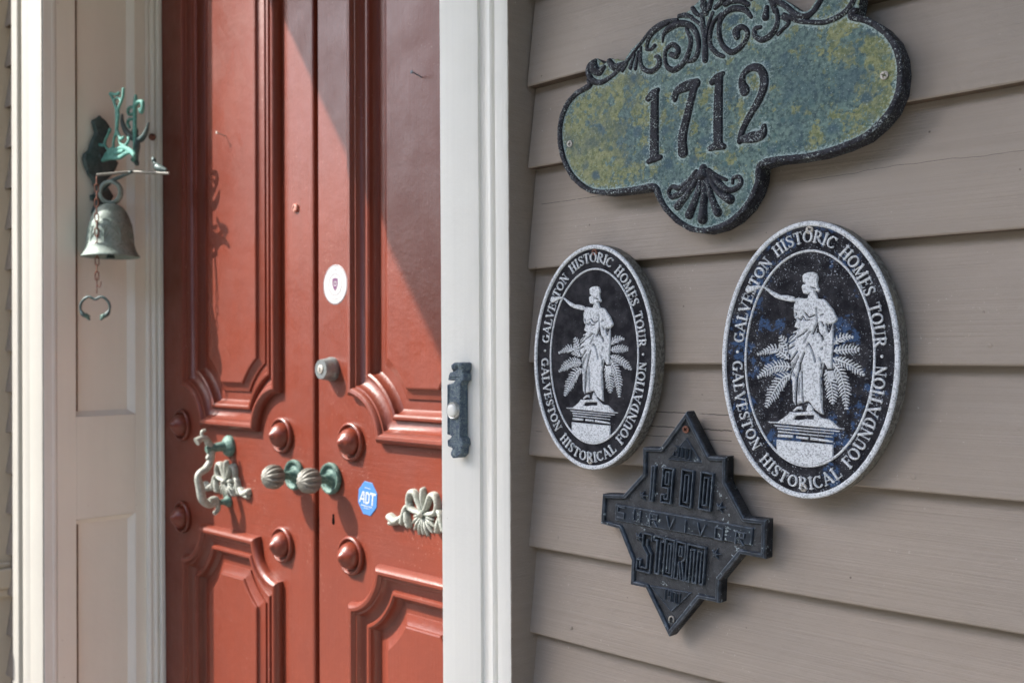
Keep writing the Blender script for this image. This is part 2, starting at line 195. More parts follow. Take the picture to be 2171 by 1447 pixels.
# ============================================================ materials
def mat(name, col, rough=.5, spec=.5, metal=0.0):
    m = bpy.data.materials.new(name); m.use_nodes = True; n = m.node_tree.nodes; b = n['Principled BSDF']
    b.inputs['Base Color'].default_value = (*col, 1); b.inputs['Roughness'].default_value = rough
    b.inputs['Specular IOR Level'].default_value = spec; b.inputs['Metallic'].default_value = metal
    return m
class NB:
    """small node-building helper"""
    def __init__(s, m):
        s.m = m; s.t = m.node_tree; s.b = s.t.nodes['Principled BSDF']; s.tc = s.t.nodes.new('ShaderNodeTexCoord')
        s.geo = None
    def co(s, scale=(1,1,1), kind='Object', loc=(0,0,0), world=False):
        mp = s.t.nodes.new('ShaderNodeMapping'); mp.inputs['Scale'].default_value = scale; mp.inputs['Location'].default_value = loc
        if world:
            g = s.t.nodes.new('ShaderNodeNewGeometry'); s.t.links.new(g.outputs['Position'], mp.inputs[0])
        else: s.t.links.new(s.tc.outputs[kind], mp.inputs[0])
        return mp.outputs[0]
    def noise(s, scale, detail=4, rough=.55, co=None, dist=0):
        n = s.t.nodes.new('ShaderNodeTexNoise'); n.inputs['Scale'].default_value = scale; n.inputs['Detail'].default_value = detail
        n.inputs['Roughness'].default_value = rough; n.inputs['Distortion'].default_value = dist
        s.t.links.new(co if co is not None else s.co(world=True), n.inputs['Vector']); return n.outputs['Fac']
    def voro(s, scale, co=None, rnd=1, out='Distance', feature='F1'):
        n = s.t.nodes.new('ShaderNodeTexVoronoi'); n.inputs['Scale'].default_value = scale; n.inputs['Randomness'].default_value = rnd
        n.feature = feature
        s.t.links.new(co if co is not None else s.co(world=True), n.inputs['Vector']); return n.outputs[out]
    def ramp(s, fac, stops, interp='LINEAR'):
        r = s.t.nodes.new('ShaderNodeValToRGB'); r.color_ramp.interpolation = interp; e = r.color_ramp.elements
        while len(e) < len(stops): e.new(.5)
        for el, (p, c) in zip(e, stops):
            el.position = p; el.color = (*c, 1) if isinstance(c, tuple) else (c, c, c, 1)
        s.t.links.new(fac, r.inputs[0]); return r.outputs[0]
    def mix(s, fac, a, b, mode='MIX'):
        n = s.t.nodes.new('ShaderNodeMix'); n.data_type = 'RGBA'; n.blend_type = mode
        for sock, val in ((n.inputs[0], fac), (n.inputs[6], a), (n.inputs[7], b)):
            if isinstance(val, (int, float)): sock.default_value = val
            elif isinstance(val, tuple): sock.default_value = (*val, 1)
            else: s.t.links.new(val, sock)
        return n.outputs[2]
    def math(s, op, a, b=None, c=None):
        n = s.t.nodes.new('ShaderNodeMath'); n.operation = op
        for k, val in enumerate((a, b, c)):
            if val is None: continue
            if isinstance(val, (int, float)): n.inputs[k].default_value = val
            else: s.t.links.new(val, n.inputs[k])
        return n.outputs[0]
    def attr(s, name):
        n = s.t.nodes.new('ShaderNodeAttribute'); n.attribute_name = name; return n.outputs['Fac']
    def xyz(s, world=True):
        g = s.t.nodes.new('ShaderNodeNewGeometry'); x = s.t.nodes.new('ShaderNodeSeparateXYZ')
        s.t.links.new(g.outputs['Position'] if world else s.tc.outputs['Object'], x.inputs[0]); return x.outputs
    def color(s, c): s.t.links.new(c, s.b.inputs['Base Color'])
    def rough(s, c): s.t.links.new(c, s.b.inputs['Roughness'])
    def bump(s, h, dist, strength=1.0, prev=None):
        n = s.t.nodes.new('ShaderNodeBump'); n.inputs['Distance'].default_value = dist; n.inputs['Strength'].default_value = strength
        s.t.links.new(h, n.inputs['Height'])
        if prev is not None: s.t.links.new(prev, n.inputs['Normal'])
        s.t.links.new(n.outputs[0], s.b.inputs['Normal']); return n.outputs[0]

def wood_paint(name, c1, c2, grain_axis, rough=.45, gdist=.0004, dirt=(.12,.10,.08), dirt_amt=.5, coat=0, lump=.0004, spec=.5, rail=False, chip=None, streak=.12):
    m = mat(name, c1, rough, spec); b = NB(m)
    big = b.noise(3.5, 5, .6)
    sc = {'x': (6,60,420), 'z': (420,60,5), 'y': (400,5,60)}[grain_axis]
    sc2 = tuple(v*.3 for v in sc)
    g = b.noise(1.0, 5, .6, b.co(sc, world=True)); g2 = b.noise(1.0, 4, .6, b.co(sc2, world=True))
    if rail:
        zz = b.xyz()[2]; mk = b.math('MULTIPLY', b.math('GREATER_THAN', zz, 1.152), b.math('LESS_THAN', zz, 1.372))
        gx = b.noise(1.0, 5, .6, b.co((9,60,190), world=True), .8); gx2 = b.noise(1.0, 4, .6, b.co((3,20,70), world=True), 1.2)
        g = b.mix(mk, g, gx); g2 = b.mix(mk, g2, gx2)
    c = b.mix(b.ramp(big, [(.3,0.0),(.7,1.0)]), c1, c2)
    c = b.mix(b.ramp(g2, [(.35,streak),(.65,0.0)]), c, tuple(x*.72 for x in c1))
    v = b.voro(42, out='Distance'); sp = b.noise(95, 2)
    spot = b.math('MULTIPLY', b.ramp(v, [(.035,1.0),(.06,0.0)]), b.ramp(sp, [(.55,0.0),(.6,1.0)]))
    c = b.mix(b.math('MULTIPLY', spot, dirt_amt), c, dirt)
    if chip:
        ch = b.math('MULTIPLY', b.ramp(b.noise(240, 3, .7), [(.66,0.0),(.70,1.0)]), b.ramp(b.noise(9, 3, .6), [(.48,0.0),(.62,1.0)])); c = b.mix(ch, c, chip)
    b.color(c)
    n1 = b.bump(g, gdist, .9); n2 = b.bump(b.noise(26, 4, .6), lump*3, .8, n1)
    n3 = b.bump(b.ramp(b.voro(55, b.co((1,1,1), world=True)), [(0,1.0),(.22,0.0)]), lump*.5, .5, n2)
    b.bump(b.noise(500, 3), .00012, .8, n3)
    b.rough(b.ramp(b.noise(14, 4), [(.3,rough-.08),(.7,rough+.1)]))
    if coat: b.b.inputs['Coat Weight'].default_value = coat; b.b.inputs['Coat Roughness'].default_value = .2
    return m, b
# ============================================================ material set
GREIGE, _b = wood_paint('greige_paint', (.325,.272,.228), (.285,.247,.216), 'x', .5, .0008, (.10,.08,.06), .8, lump=.0008, spec=.3, chip=(.42,.38,.33), streak=.30)
# weather cracks along two boards
_x = _b.xyz(); 
def crack(z0, x0, x1, amp, wid, sc):
    n = _b.noise(sc, 5, .7, _b.co((1,0,0), world=True, loc=(z0*7,0,0)))
    zz = _b.math('MULTIPLY_ADD', n, amp, z0-amp/2); d = _b.math('ABSOLUTE', _b.math('SUBTRACT', _x[2], zz))
    m = _b.math('LESS_THAN', d, wid); a = _b.math('GREATER_THAN', _x[0], x0); c = _b.math('LESS_THAN', _x[0], x1)
    k = _b.ramp(_b.noise(28, 3, .6, _b.co((1,0,0), world=True, loc=(z0*3,0,0))), [(.38,0.0),(.46,1.0)])
    return _b.math('MULTIPLY', _b.math('MULTIPLY', m, _b.math('MULTIPLY', a, c)), k)
cr = None
for a in ((1.742,.015,.12,.004,.00035,9), (1.728,.38,.8,.030,.0002,2.2), (1.4805,.18,.30,.004,.0006,24), (1.4635,.18,.30,.006,.0007,30), (1.4525,.18,.30,.004,.0004,24), (1.448,.01,.08,.006,.0003,20)):
    k = crack(*a); cr = k if cr is None else _b.math('MAXIMUM', cr, k)
_base = _b.b.inputs['Base Color'].links[0].from_socket
_b.color(_b.mix(_b.math('MULTIPLY', cr, .8), _base, (.035,.028,.022)))
WHITE, _w = wood_paint('white_paint', (.79,.775,.72), (.72,.71,.665), 'z', .5, .0006, (.25,.25,.22), .45)
TRIM, _tr = wood_paint('sun_dimmed_cream_trim_paint', (.345,.335,.305), (.315,.305,.28), 'z', .5, .0003, (.25,.2,.14), .5)  # left casing colour lowered to offset the direct sun on it
CREAM, _c = wood_paint('cream_reveal_paint', (.82,.79,.70), (.77,.745,.665), 'z', .4, .0003, (.2,.14,.08), .7)
TAN, _t = wood_paint('tan_pilaster_paint', (.66,.55,.42), (.62,.53,.42), 'z', .6, .0003)
RED, _r = wood_paint('red_door_paint', (.165,.031,.0150), (.125,.022,.011), 'z', .40, .0006, (.04,.015,.012), .7, coat=.10, lump=.0006, spec=.42, rail=True, chip=(.42,.25,.20), streak=.35)
REDH, _r2 = wood_paint('red_rail_paint', (.165,.031,.0150), (.125,.022,.011), 'x', .40, .0006, (.04,.015,.012), .7, coat=.10, lump=.0006, spec=.42)
def metal_mat(name, c1, c2, c3, rough=.5, scale=60, metal=.3, bump=.0003, thr=(.42,.58)):
    m = mat(name, c1, rough, .5, metal); b = NB(m); co = b.co(world=False)
    n = b.noise(scale, 5, .65, co); n2 = b.noise(scale*3.1, 4, .6, co)
    c = b.mix(b.ramp(n, [(thr[0],0.0),(thr[1],1.0)]), c1, c2); c = b.mix(b.ramp(n2, [(.56,0.0),(.68,1.0)]), c, c3)
    b.color(c); b.bump(n2, bump, 1.0); b.rough(b.ramp(n, [(.3,rough-.12),(.7,rough+.15)])); return m
VERDI = metal_mat('verdigris_brass', (.035,.10,.085), (.12,.19,.165), (.27,.31,.26), .6, 150, .2, .0006)
VERDIGREEN = metal_mat('bright_verdigris', (.055,.20,.17), (.11,.31,.265), (.24,.43,.37), .7, 120, 0)
BRONZE = metal_mat('weathered_bell_bronze', (.17,.225,.20), (.23,.285,.255), (.11,.14,.12), .55, 60, .05, .0005)
DARKBR = metal_mat('dark_bronze', (.05,.085,.085), (.085,.12,.12), (.035,.05,.05), .5, 60, .3)
KNOBM = metal_mat('aged_brass_knob', (.15,.145,.125), (.21,.205,.18), (.09,.09,.08), .5, 90, .15)
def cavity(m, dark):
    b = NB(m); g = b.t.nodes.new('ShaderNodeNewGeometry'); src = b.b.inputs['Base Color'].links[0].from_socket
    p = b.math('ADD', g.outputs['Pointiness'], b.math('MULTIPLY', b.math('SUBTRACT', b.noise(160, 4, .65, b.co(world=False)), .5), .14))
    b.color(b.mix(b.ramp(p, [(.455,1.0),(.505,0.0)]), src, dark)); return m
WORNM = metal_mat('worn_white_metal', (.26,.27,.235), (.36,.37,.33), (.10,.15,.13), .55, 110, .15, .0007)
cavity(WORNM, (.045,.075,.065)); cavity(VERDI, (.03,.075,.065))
NICKEL = metal_mat('dull_nickel', (.20,.21,.215), (.15,.17,.175), (.22,.24,.20), .38, 60, .5)
RUST = metal_mat('rusty_iron', (.12,.05,.035), (.20,.08,.05), (.06,.03,.02), .8, 200, .1)
SCREW = metal_mat('galvanised_screw', (.42,.40,.36), (.34,.32,.29), (.20,.18,.16), .5, 300, .4)
PLATEB = metal_mat('patinated_doorbell_brass', (.035,.058,.10), (.10,.14,.165), (.28,.33,.31), .5, 170, .2, .0009)
BUTTON = mat('white_plastic', (.72,.72,.68), .3); BUTTONR = mat('chrome_ring', (.5,.5,.48), .3, .5, .6)
DARK = mat('black_void', (.006,.005,.005), .9, 0)
STICKW = mat('white_vinyl', (.37,.37,.375), .5); BLUE = mat('blue_vinyl', (.045,.155,.38), .5); PURP = mat('purple_print', (.11,.035,.10), .5)
LETW = mat('white_print', (.42,.43,.44), .5); GREYP = mat('grey_print', (.10,.10,.13), .5)
def cast_white():
    m = mat('speckled_white_cast_metal', (.58,.60,.63), .5); b = NB(m); co = b.co(world=True)
    n = b.noise(620, 3, .6, co); n2 = b.noise(240, 3, .6, co)
    c = b.mix(b.ramp(n, [(.50,0.0),(.62,1.0)]), (.62,.65,.69), (.26,.28,.31)); c = b.mix(b.ramp(n2, [(.55,0.0),(.68,.65)]), c, (.30,.32,.35))
    b.color(c); b.bump(n, .0002, .8); return m
CASTW = cast_white()
def cast_side():
    m = mat('dirty_cast_edge', (.4,.4,.38), .6); b = NB(m); co = b.co(world=True)
    c = b.mix(b.ramp(b.noise(260, 4, .65, co), [(.42,0.0),(.58,1.0)]), (.20,.195,.18), (.07,.066,.058)); c = b.mix(b.ramp(b.noise(40, 3, .5, co), [(.5,0.0),(.7,.6)]), c, (.22,.20,.15))
    b.color(c); return m
CASTS = cast_side()
def cast_black(blue):
    m = mat('black_enamel_field' + ('_blue_worn' if blue else ''), (.02,.02,.024), .6, .07); b = NB(m); co = b.co(world=True)
    c = b.mix(b.ramp(b.noise(60, 4, .6, co), [(.4,0.0),(.6,1.0)]), (.010,.010,.014), (.030,.030,.036))
    if blue:
        f = b.ramp(b.noise(38, 5, .62, b.co((1,1,1), world=True, loc=(.03,0,.03)), .3), [(.54,0.0),(.58,1.0)])
        f = b.math('MULTIPLY', f, b.ramp(b.noise(190, 4, .65, co), [(.44,0.0),(.50,1.0)]))
        c = b.mix(f, c, (.038,.072,.15))
    big = b.noise(30, 3, .6, co)
    lo = .625 if blue else .68
    sp = b.ramp(b.math('ADD', b.noise(560, 3, .7, co), b.math('MULTIPLY', b.math('SUBTRACT', big, .5), .25)), [(lo,0.0),(lo+.06,1.0)])
    c = b.mix(sp, c, (.38,.42,.48) if blue else (.22,.24,.28))
    b.color(c); b.bump(b.noise(420, 3, .6, co), .0004, 1); return m
BLK1, BLK2 = cast_black(True), cast_black(False)
def addr_dark():
    m = mat('dark_flecked_iron', (.02,.022,.03), .55, .2); b = NB(m); co = b.co(world=True)
    n = b.noise(520, 4, .7, co); big = b.noise(45, 3, .6, co)
    sp = b.ramp(b.math('ADD', n, b.math('MULTIPLY', b.math('SUBTRACT', big, .5), .3)), [(.575,0.0),(.66,1.0)])
    c = b.mix(b.ramp(b.noise(130, 3, .5, co), [(.4,0.0),(.65,1.0)]), (.012,.012,.018), (.032,.034,.046))
    b.color(b.mix(sp, c, (.36,.42,.42))); b.bump(b.noise(300, 4, .7, co), .0007, 1); return m
ADARK = addr_dark()
def addr_face():
    m = mat('mottled_green_face', (.1,.2,.15), .5); b = NB(m); co = b.co(world=True)
    x = b.xyz()
    big = b.noise(11, 3, .55, b.co((1,1,1), world=True, loc=(.40,0,.22)), .2); med = b.noise(48, 5, .62, co, .4); fine = b.noise(380, 4, .7, co)
    # broad areas of worn yellow-green at both ends of the plaque, blue-teal between
    xo = b.xyz(False)
    endm = b.math('ADD', b.ramp(b.math('MULTIPLY', xo[0], -1.0), [(.05,0.0),(.13,1.7)]), b.ramp(xo[0], [(.09,0.0),(.15,.9)]))
    f = b.math('ADD', b.math('MULTIPLY', med, .75), b.math('MULTIPLY', big, .55))
    f = b.math('ADD', f, b.math('MULTIPLY', endm, .065))
    f = b.math('ADD', f, b.math('MULTIPLY', b.math('SUBTRACT', b.noise(160, 4, .65, co, .3), .5), .5))
    c = b.mix(b.ramp(b.noise(230, 4, .7, co), [(.38,0.0),(.60,1.0)]), (.026,.060,.066), (.13,.205,.185))
    c = b.mix(b.ramp(f, [(.705,0.0),(.745,.95)]), c, b.mix(b.ramp(b.noise(240, 4, .7, co), [(.38,0.0),(.60,1.0)]), (.10,.125,.05), (.25,.26,.125)))
    v = b.voro(95, b.co((1,1,1), world=True)); c = b.mix(b.math('MULTIPLY', b.ramp(v, [(.22,.8),(.36,0.0)]), b.ramp(b.noise(30, 3, .6, co), [(.40,0.0),(.55,1.0)])), c, (.050,.115,.12))
    v2 = b.voro(42, b.co((1,1,1), world=True)); c = b.mix(b.math('MULTIPLY', b.ramp(v2, [(.20,.85),(.34,0.0)]), b.ramp(b.noise(16, 3, .6, co), [(.45,0.0),(.55,1.0)])), c, (.035,.080,.11))
    c = b.mix(b.ramp(b.noise(26, 4, .6, b.co((1,1,1), world=True, loc=(3,0,0))), [(.52,0.0),(.66,.55)]), c, (.028,.068,.095))
    # crusty white deposit hugging the raised work
    d = b.attr('deposit')
    t = b.math('ADD', b.math('MULTIPLY', d, .27), fine)
    c = b.mix(b.ramp(t, [(.58,0.0),(.74,.95)]), c, (.34,.44,.44))
    b.color(c); b.bump(fine, .0007, 1.0, b.bump(med, .0008, .8)); b.b.inputs['Specular IOR Level'].default_value = .3; b.rough(b.ramp(med, [(.3,.45),(.7,.65)])); return m
AFACE = addr_face()
def storm_mat(rough, pit):
    edge = not pit
    m = mat('worn_black_plastic' + ('_pitted' if pit else ''), (.035,.04,.05), rough, .28); b = NB(m); co = b.co(world=True)
    n = b.noise(70, 5, .65, co)
    c = b.mix(b.ramp(n, [(.35,0.0),(.65,1.0)]), (.022,.024,.028) if pit else (.010,.013,.020), (.055,.059,.066) if pit else (.028,.038,.055))
    w_ = b.ramp(b.math('MULTIPLY', b.ramp(b.noise(34, 4, .6, co), [(.52,0.0),(.60,1.0)]), b.ramp(b.noise(210, 4, .7, co), [(.58,0.0),(.64,1.0)])), [(.2,0.0),(.7,.8)])
    if edge:
        g_ = b.t.nodes.new('ShaderNodeNewGeometry'); e_ = b.math('ADD', g_.outputs['Pointiness'], b.math('MULTIPLY', b.math('SUBTRACT', b.noise(150, 3, .6, co), .5), .10))
        c = b.mix(b.ramp(e_, [(.515,0.0),(.56,.85)]), c, (.12,.15,.19))  # paler edges paint highlights along the raised letters and rim
    b.color(b.mix(w_, c, (.36,.43,.46)))
    if pit: b.bump(b.noise(520, 3, .6, co), .0011, 1)
    else: b.bump(b.noise(160, 4, .6, co), .0002, .8)
    return m
STORMR, STORMF = storm_mat(.30, False), storm_mat(.55, True); STORMR.node_tree.nodes['Principled BSDF'].inputs['Specular IOR Level'].default_value = .5
CONC = mat('grey_porch_floor', (.34,.33,.31), .8); b = NB(CONC); b.color(b.ramp(b.noise(5, 5, .6), [(.3,(.13,.12,.11)),(.7,(.20,.19,.17))]))
GRASS = mat('lawn', (.07,.10,.035), .9); b = NB(GRASS); b.color(b.ramp(b.noise(2, 6, .7), [(.3,(.05,.075,.025)),(.7,(.10,.12,.05))]))
PALE = mat('pale_paving', (.42,.40,.36), .85); b = NB(PALE); b.color(b.ramp(b.noise(3, 5, .6), [(.3,(.22,.21,.19)),(.7,(.30,.29,.26))]))

GROOVE = metal_mat('brown_groove', (.16,.105,.07), (.22,.15,.10), (.10,.07,.05), .8, 60, 0)  # brown strip along the near edge of each sunk panel
UNDER = metal_mat('brown_lap_shade_underside', (.085,.060,.042), (.12,.085,.06), (.05,.035,.025), .8, 90, 0)  # brown undersides, darkened to deepen the shadow line under each lap
CEIL = mat('pale_porch_ceiling', (.32,.34,.34), .7)
# ============================================================ setting
def slab(name, bnd, m, **kw): 
    v, f = box_vf(*bnd); return link(name, mesh_py(name, v, f), None, mats=m, **kw)
slab('ground', (-400,400,-400,400,-1.2,-.6), GRASS, kind='structure')
slab('path', (-9,9,-6,-2.3,-.6,-.55), PALE, kind='structure')
slab('porch_floor', (-2.6,2.6,-2.1,.3,-.55,0), CONC, kind='structure')

DY = .26; XL = -1.514; CY = -.032
# ---- clapboard walls
def board_mesh(x0, x1, zb, ht, seed, nx=60, wav=1.0):
    rng = np.random.default_rng(seed); xs = np.linspace(x0, x1, nx+1)
    def wob(a, k):
        s = np.zeros_like(xs)
        for i in range(k): s += rng.uniform(-1,1)*np.sin(xs*rng.uniform(3, 8+22*i/k)+rng.uniform(0,6))/(1+i*.6)
        return a*s
    dz, dy, dt = wob(.0007*wav, 5), wob(.0006*wav, 4), wob(.0005, 4)
    prof = [(.0168,0),(.0014,-.0002),(.0001,.0013),(0,.005),(.0076,ht*.5),(.0156,ht-.001),(.0190,ht+.020),(.027,ht+.020)]
    v, f = [], []; m = len(prof)
    for i, x in enumerate(xs):
        for k, (y, z) in enumerate(prof):
            v.append((x, y+(dy[i] if k < 5 else dt[i])*(1 if k not in (5,6,7) else 0), zb+z+(dz[i] if k < 4 else 0)))
    for i in range(nx):
        for k in range(m-1):
            a = i*m+k; f.append((a, a+m, a+m+1, a+1))
    f.append(tuple(range(m))); f.append(tuple(nx*m+k for k in range(m))[::-1])
    me = mesh_py('clapboard', v, f, True, 30); bm = bmesh.new(); bm.from_mesh(me); bmesh.ops.recalc_face_normals(bm, faces=bm.faces); bm.to_mesh(me); bm.free()
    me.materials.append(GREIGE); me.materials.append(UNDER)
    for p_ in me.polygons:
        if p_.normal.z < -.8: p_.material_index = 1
    return me
wallR = thing('clapboard_wall', 'greige painted clapboard wall to the right of the door carrying the plaques', 'wall', (0,0,0))
zb = [1.895, 1.789, 1.659, 1.5372, 1.4165, 1.2985, 1.187]
zs = [1.895+.12*k for k in range(11,0,-1)] + zb + [1.187-.116*k for k in range(1,11)]
for i, z in enumerate(zs):
    ht = (zs[i-1]-z) if i else .12
    near = .9 < z < 2.1
    wv = 2.2 if abs(z-1.895) < .01 else 1.0
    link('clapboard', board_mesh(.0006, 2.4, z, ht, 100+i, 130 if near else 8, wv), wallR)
NAIL = mesh_py('nail_head', *lathe([(.0024,-.0004),(.0024,.0001),(.0018,.0003),(.0,.0004)], 16), True, 50)
for (x, z) in ((.565,1.205),(.598,1.318),(.05,1.80),(.06,1.555),(.048,1.315),(.33,1.20),(.50,1.430),(.57,1.555),(.30,1.672),(.07,1.205)):
    link('nail_head', NAIL, wallR, (x, .0012, z), (R(90),0,0), GREIGE)
box('sheathing', (0.0,2.4,.032,.16,0,3.2), wallR, GREIGE)
box('sill_board', (0.001,2.4,-.004,.03,-.0,.026), wallR, GREIGE)
wallL = thing('clapboard_wall', 'narrow strip of shaded greige clapboards left of the doorway beside the tan pilaster', 'wall', (-1.84,0,0))
for k in range(-9, 22):
    z = 2.288-.1044*k
    if z < .02 or z > 3.1: continue
    me = board_mesh(-1.839, -1.7006, z, .1044, 300+k, 4); me.transform(Matrix.Translation((1.84,0,0)))
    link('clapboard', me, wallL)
box('sheathing', (-1.839,-1.7006,.03,.16,0,3.2), wallL, GREIGE)
# ---- door surround
fr = thing('door_frame', 'cream white moulded door surround with panelled reveal framing the red double door', 'door frame', (-.82,0,0))
def vprof(name, prof, z0, z1, parent, m, nz=1, wob=0.0, sharp=25, lean=0.0):
    o = root_loc(parent); v, f = [], []; n = len(prof)
    for j in range(nz+1):
        z = z0+(z1-z0)*j/nz; dx = wob*(math.sin(z*23)+math.sin(z*61+1)*.7+math.sin(z*143+2)*.4)
        for (x, y) in prof: v.append((x+dx-o[0]+lean*(1.55-z), y-o[1], z-o[2]))
    for j in range(nz):
        for k in range(n): a = j*n+k; b2 = j*n+(k+1) % n; f.append((a, b2, b2+n, a+n))
    f.append(tuple(range(n))); f.append(tuple(nz*n+k for k in range(n)))
    me = mesh_py(name, v, f); bm = bmesh.new(); bm.from_mesh(me); bmesh.ops.recalc_face_normals(bm, faces=bm.faces); bm.to_mesh(me); bm.free()
    me.shade_smooth(); me.set_sharp_from_angle(angle=R(sharp))
    return link(name, me, parent, mats=m)
ZT = 2.82
# right casing: flat face, shallow cove with bead, outer band, greige painted edge strip
pr = [(-0.132, 0.02), (-0.1337, -0.029), (-0.1326, -0.0318), (-0.0603, -0.032), (-0.0586, -0.0315), (-0.0575, -0.0275), (-0.0513, -0.0262), (-0.0446, -0.0275), (-0.0396, -0.031), (-0.0362, -0.0318), (-0.0334, -0.0305), (-0.0317, -0.027), (-0.0267, -0.0268), (-0.0258, -0.0275), (-0.0253, -0.033), (-0.0239, -0.0338), (-0.0037, -0.0338), (-0.0022, -0.0332), (-0.0018, 0.02)]
vprof('casing', pr, 0, ZT+.12, fr, WHITE, 60, .00012, lean=.004)
ze = vprof('casing_edge', [(-.0017,.02),(-.0017,-.0322),(-.0010,-.0336),(-.0001,-.0332),(0,-.031),(0,.0295)], 0, ZT+.12, fr, GREIGE, 420, 0, lean=.004)
for v_ in ze.data.vertices:
    k = math.sin(v_.co.z*47)+math.sin(v_.co.z*131+1)*.8+math.sin(v_.co.z*347+2)*.6+math.sin(v_.co.z*613)*.4
    if v_.co.y+root_loc(fr)[1] < -.03: v_.co.x += .00028*k-.0003
vprof('jamb', [(-.1335,.021),(-.1345,.0205),(-.1345,.17),(-.139,.17),(-.139,.2),(-.143,.205),(-.143,.2585),(-.11,.2585),(-.11,.021)], 0, ZT, fr, CREAM)
# left casing
pl = [(-1.70,.02),(-1.7005,-.030),(-1.698,-.0335),(-1.664,-.0335),(-1.662,-.032),(-1.661,-.0235),(-1.652,-.0225),(-1.645,-.026),(-1.640,-.031),(-1.632,-.0335),(-1.618,-.034),(-1.606,-.0315),(-1.597,-.0290),(-1.5955,-.022),(-1.5915,-.022),(-1.5905,-.0315),(-1.588,-.033),(-1.520,-.033),(-1.5165,-.0315),(-1.5158,-.027),(-1.5158,.02)]
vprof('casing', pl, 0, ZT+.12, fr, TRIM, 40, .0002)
# reveal lining: bead, stiles, rails, sunk panels
vprof('bead', [(-1.5152,-.0290),(-1.5143,-.0275),(-1.5143,-.0165),(-1.5142,-.0155),(-1.5140,-.010),(-1.5128,-.008),(-1.5128,-.002),(-1.5142,.0),(-1.5154,.001)], 0, ZT, fr, WHITE, 4)
def reveal(name, y0, y1, z0, z1, xf=XL): return box(name, (xf-.03, xf, y0, y1, z0, z1), fr, CREAM, .0008)
reveal('stile', .0012, .0455, 0, ZT); reveal('stile', .192, .2195, 0, ZT, XL+.0002)
rails = [(0,.25),(1.154,1.400),(2.62,ZT)]
for a, c in rails: reveal('rail', .0457, .1918, a, c, XL-.0002)
for a, c in ((.2502,1.1538),(1.4002,2.6198)):
    box('sunk_panel', (XL-.035, XL-.012, .0547, .1917, a, c), fr, CREAM)
    box('groove', (XL-.035, XL-.0135, .04565, .0545, a, c), fr, GROOVE)
    # bevelled far edge, plus top and bottom slopes
    v = [(XL-.012,.176,a),(XL-.0005,.1915,a),(XL-.0005,.1915,c),(XL-.012,.176,c)]
    o = root_loc(fr); link('bevel', mesh_py('bevel', [tuple(np.array(p)-o) for p in v], [(0,1,2,3)]), fr, mats=WHITE)
    for zz, s in ((a,1),(c,-1)):
        v = [(XL-.0119,.046,zz+s*.012),(XL-.0119,.176,zz+s*.012),(XL-.0006,.1912,zz+s*.0003),(XL-.0006,.046,zz+s*.0003)]
        link('bevel', mesh_py('bevel', [tuple(np.array(p)-o) for p in v], [(0,1,2,3)]), fr, mats=CREAM)
pj = [(-1.53,.2197),(-1.5135,.2197),(-1.5080,.2205),(-1.5055,.2245),(-1.5060,.2285),(-1.5085,.2300),(-1.5085,.2330),(-1.5030,.2345),(-1.5005,.2385),(-1.5015,.2425),(-1.5045,.2440),(-1.5045,.2455),(-1.4985,.2470),(-1.4965,.2510),(-1.4965,.2585),(-1.53,.2585)]
vprof('stop_moulding', pj, 0, ZT, fr, WHITE, 30, .0002, lean=.008)
box('head_casing', (-1.7,-.002,-.034,.02,ZT+.1202,ZT+.25), fr, WHITE, .001)
box('head', (-1.54,-.10,-.03,.2585,ZT,ZT+.12), fr, CREAM)
box('wall_core', (-1.839,0,.16,.30,ZT+.121,3.2), fr, GREIGE); box('wall_core', (-1.7,-1.548,.021,.30,0,ZT), fr, GREIGE); box('wall_core', (-.108,-.0005,.03,.30,0,ZT), fr, GREIGE)
box('threshold', (-1.51,-.138,-.03,.259,.001,.03), fr, CONC, .003)
# ---- tan pilaster left of the wall strip
pil = thing('pilaster', 'tan square pilaster with a rolled moulding band at the far left edge', 'pilaster', (-1.95,-.05,0))
box('shaft', (-2.06,-1.8405,-.17,.05,0,3.2), pil, TAN, .002)
def band(z0, z1, out):
    return box('band', (-2.06-out,-1.8405+out,-.17-out,.012,z0,z1), pil, TAN, .005)
band(.925,.948,.010); band(.9481,1.000,.018); band(1.0001,1.014,.008)
# ---- porch roof that shades the right-hand wall
pr_ = thing('porch_roof', 'flat grey boarded porch roof over the entrance', 'roof', (0,-1,3.2))
box('roof_slab', (-1.600,2.6,-1.70,.02,3.201,3.33), pr_, CEIL)
for x in (-1.5, 2.5):
    p_ = thing('porch_post', 'white square porch post at the %s front corner of the porch' % ('left' if x < 0 else 'right'), 'post', (x,-1.60,0))
    box('post_shaft', (x-.06,x+.06,-1.66,-1.54,.12,3.199), p_, WHITE, .004); box('post_base', (x-.08,x+.08,-1.68,-1.52,.001,.12), p_, WHITE, .004)

# ---- unseen leaf masses added to block low sky and light from the right
def sky_block_hedge():
    rng = np.random.default_rng(5); V, F = [], []; n = 14000
    a = rng.uniform(-2.9, -.3, n); d = rng.uniform(13.0, 15.5, n)
    top = 3.1+4.6*np.clip((a+2.32)/.14, 0, 1)+.5*np.sin(a*9)+.4*np.sin(a*23+1)+.25*np.sin(a*51); z = -.6+rng.uniform(0, 1, n)**.8*top
    for k in range(n):
        c = np.array((d[k]*math.cos(a[k]), d[k]*math.sin(a[k]), z[k])); r = rng.uniform(.20,.42)
        for _ in range(2):
            u = rng.normal(size=3); u /= np.linalg.norm(u); w2 = np.cross(u, rng.normal(size=3)); w2 /= np.linalg.norm(w2); b0 = len(V)
            V += [c-u*r, c+w2*r*.6, c+u*r, c-w2*r*.6]; F.append((b0,b0+1,b0+2,b0+3))
    return mesh_py('sky_block_hedge', V, F)
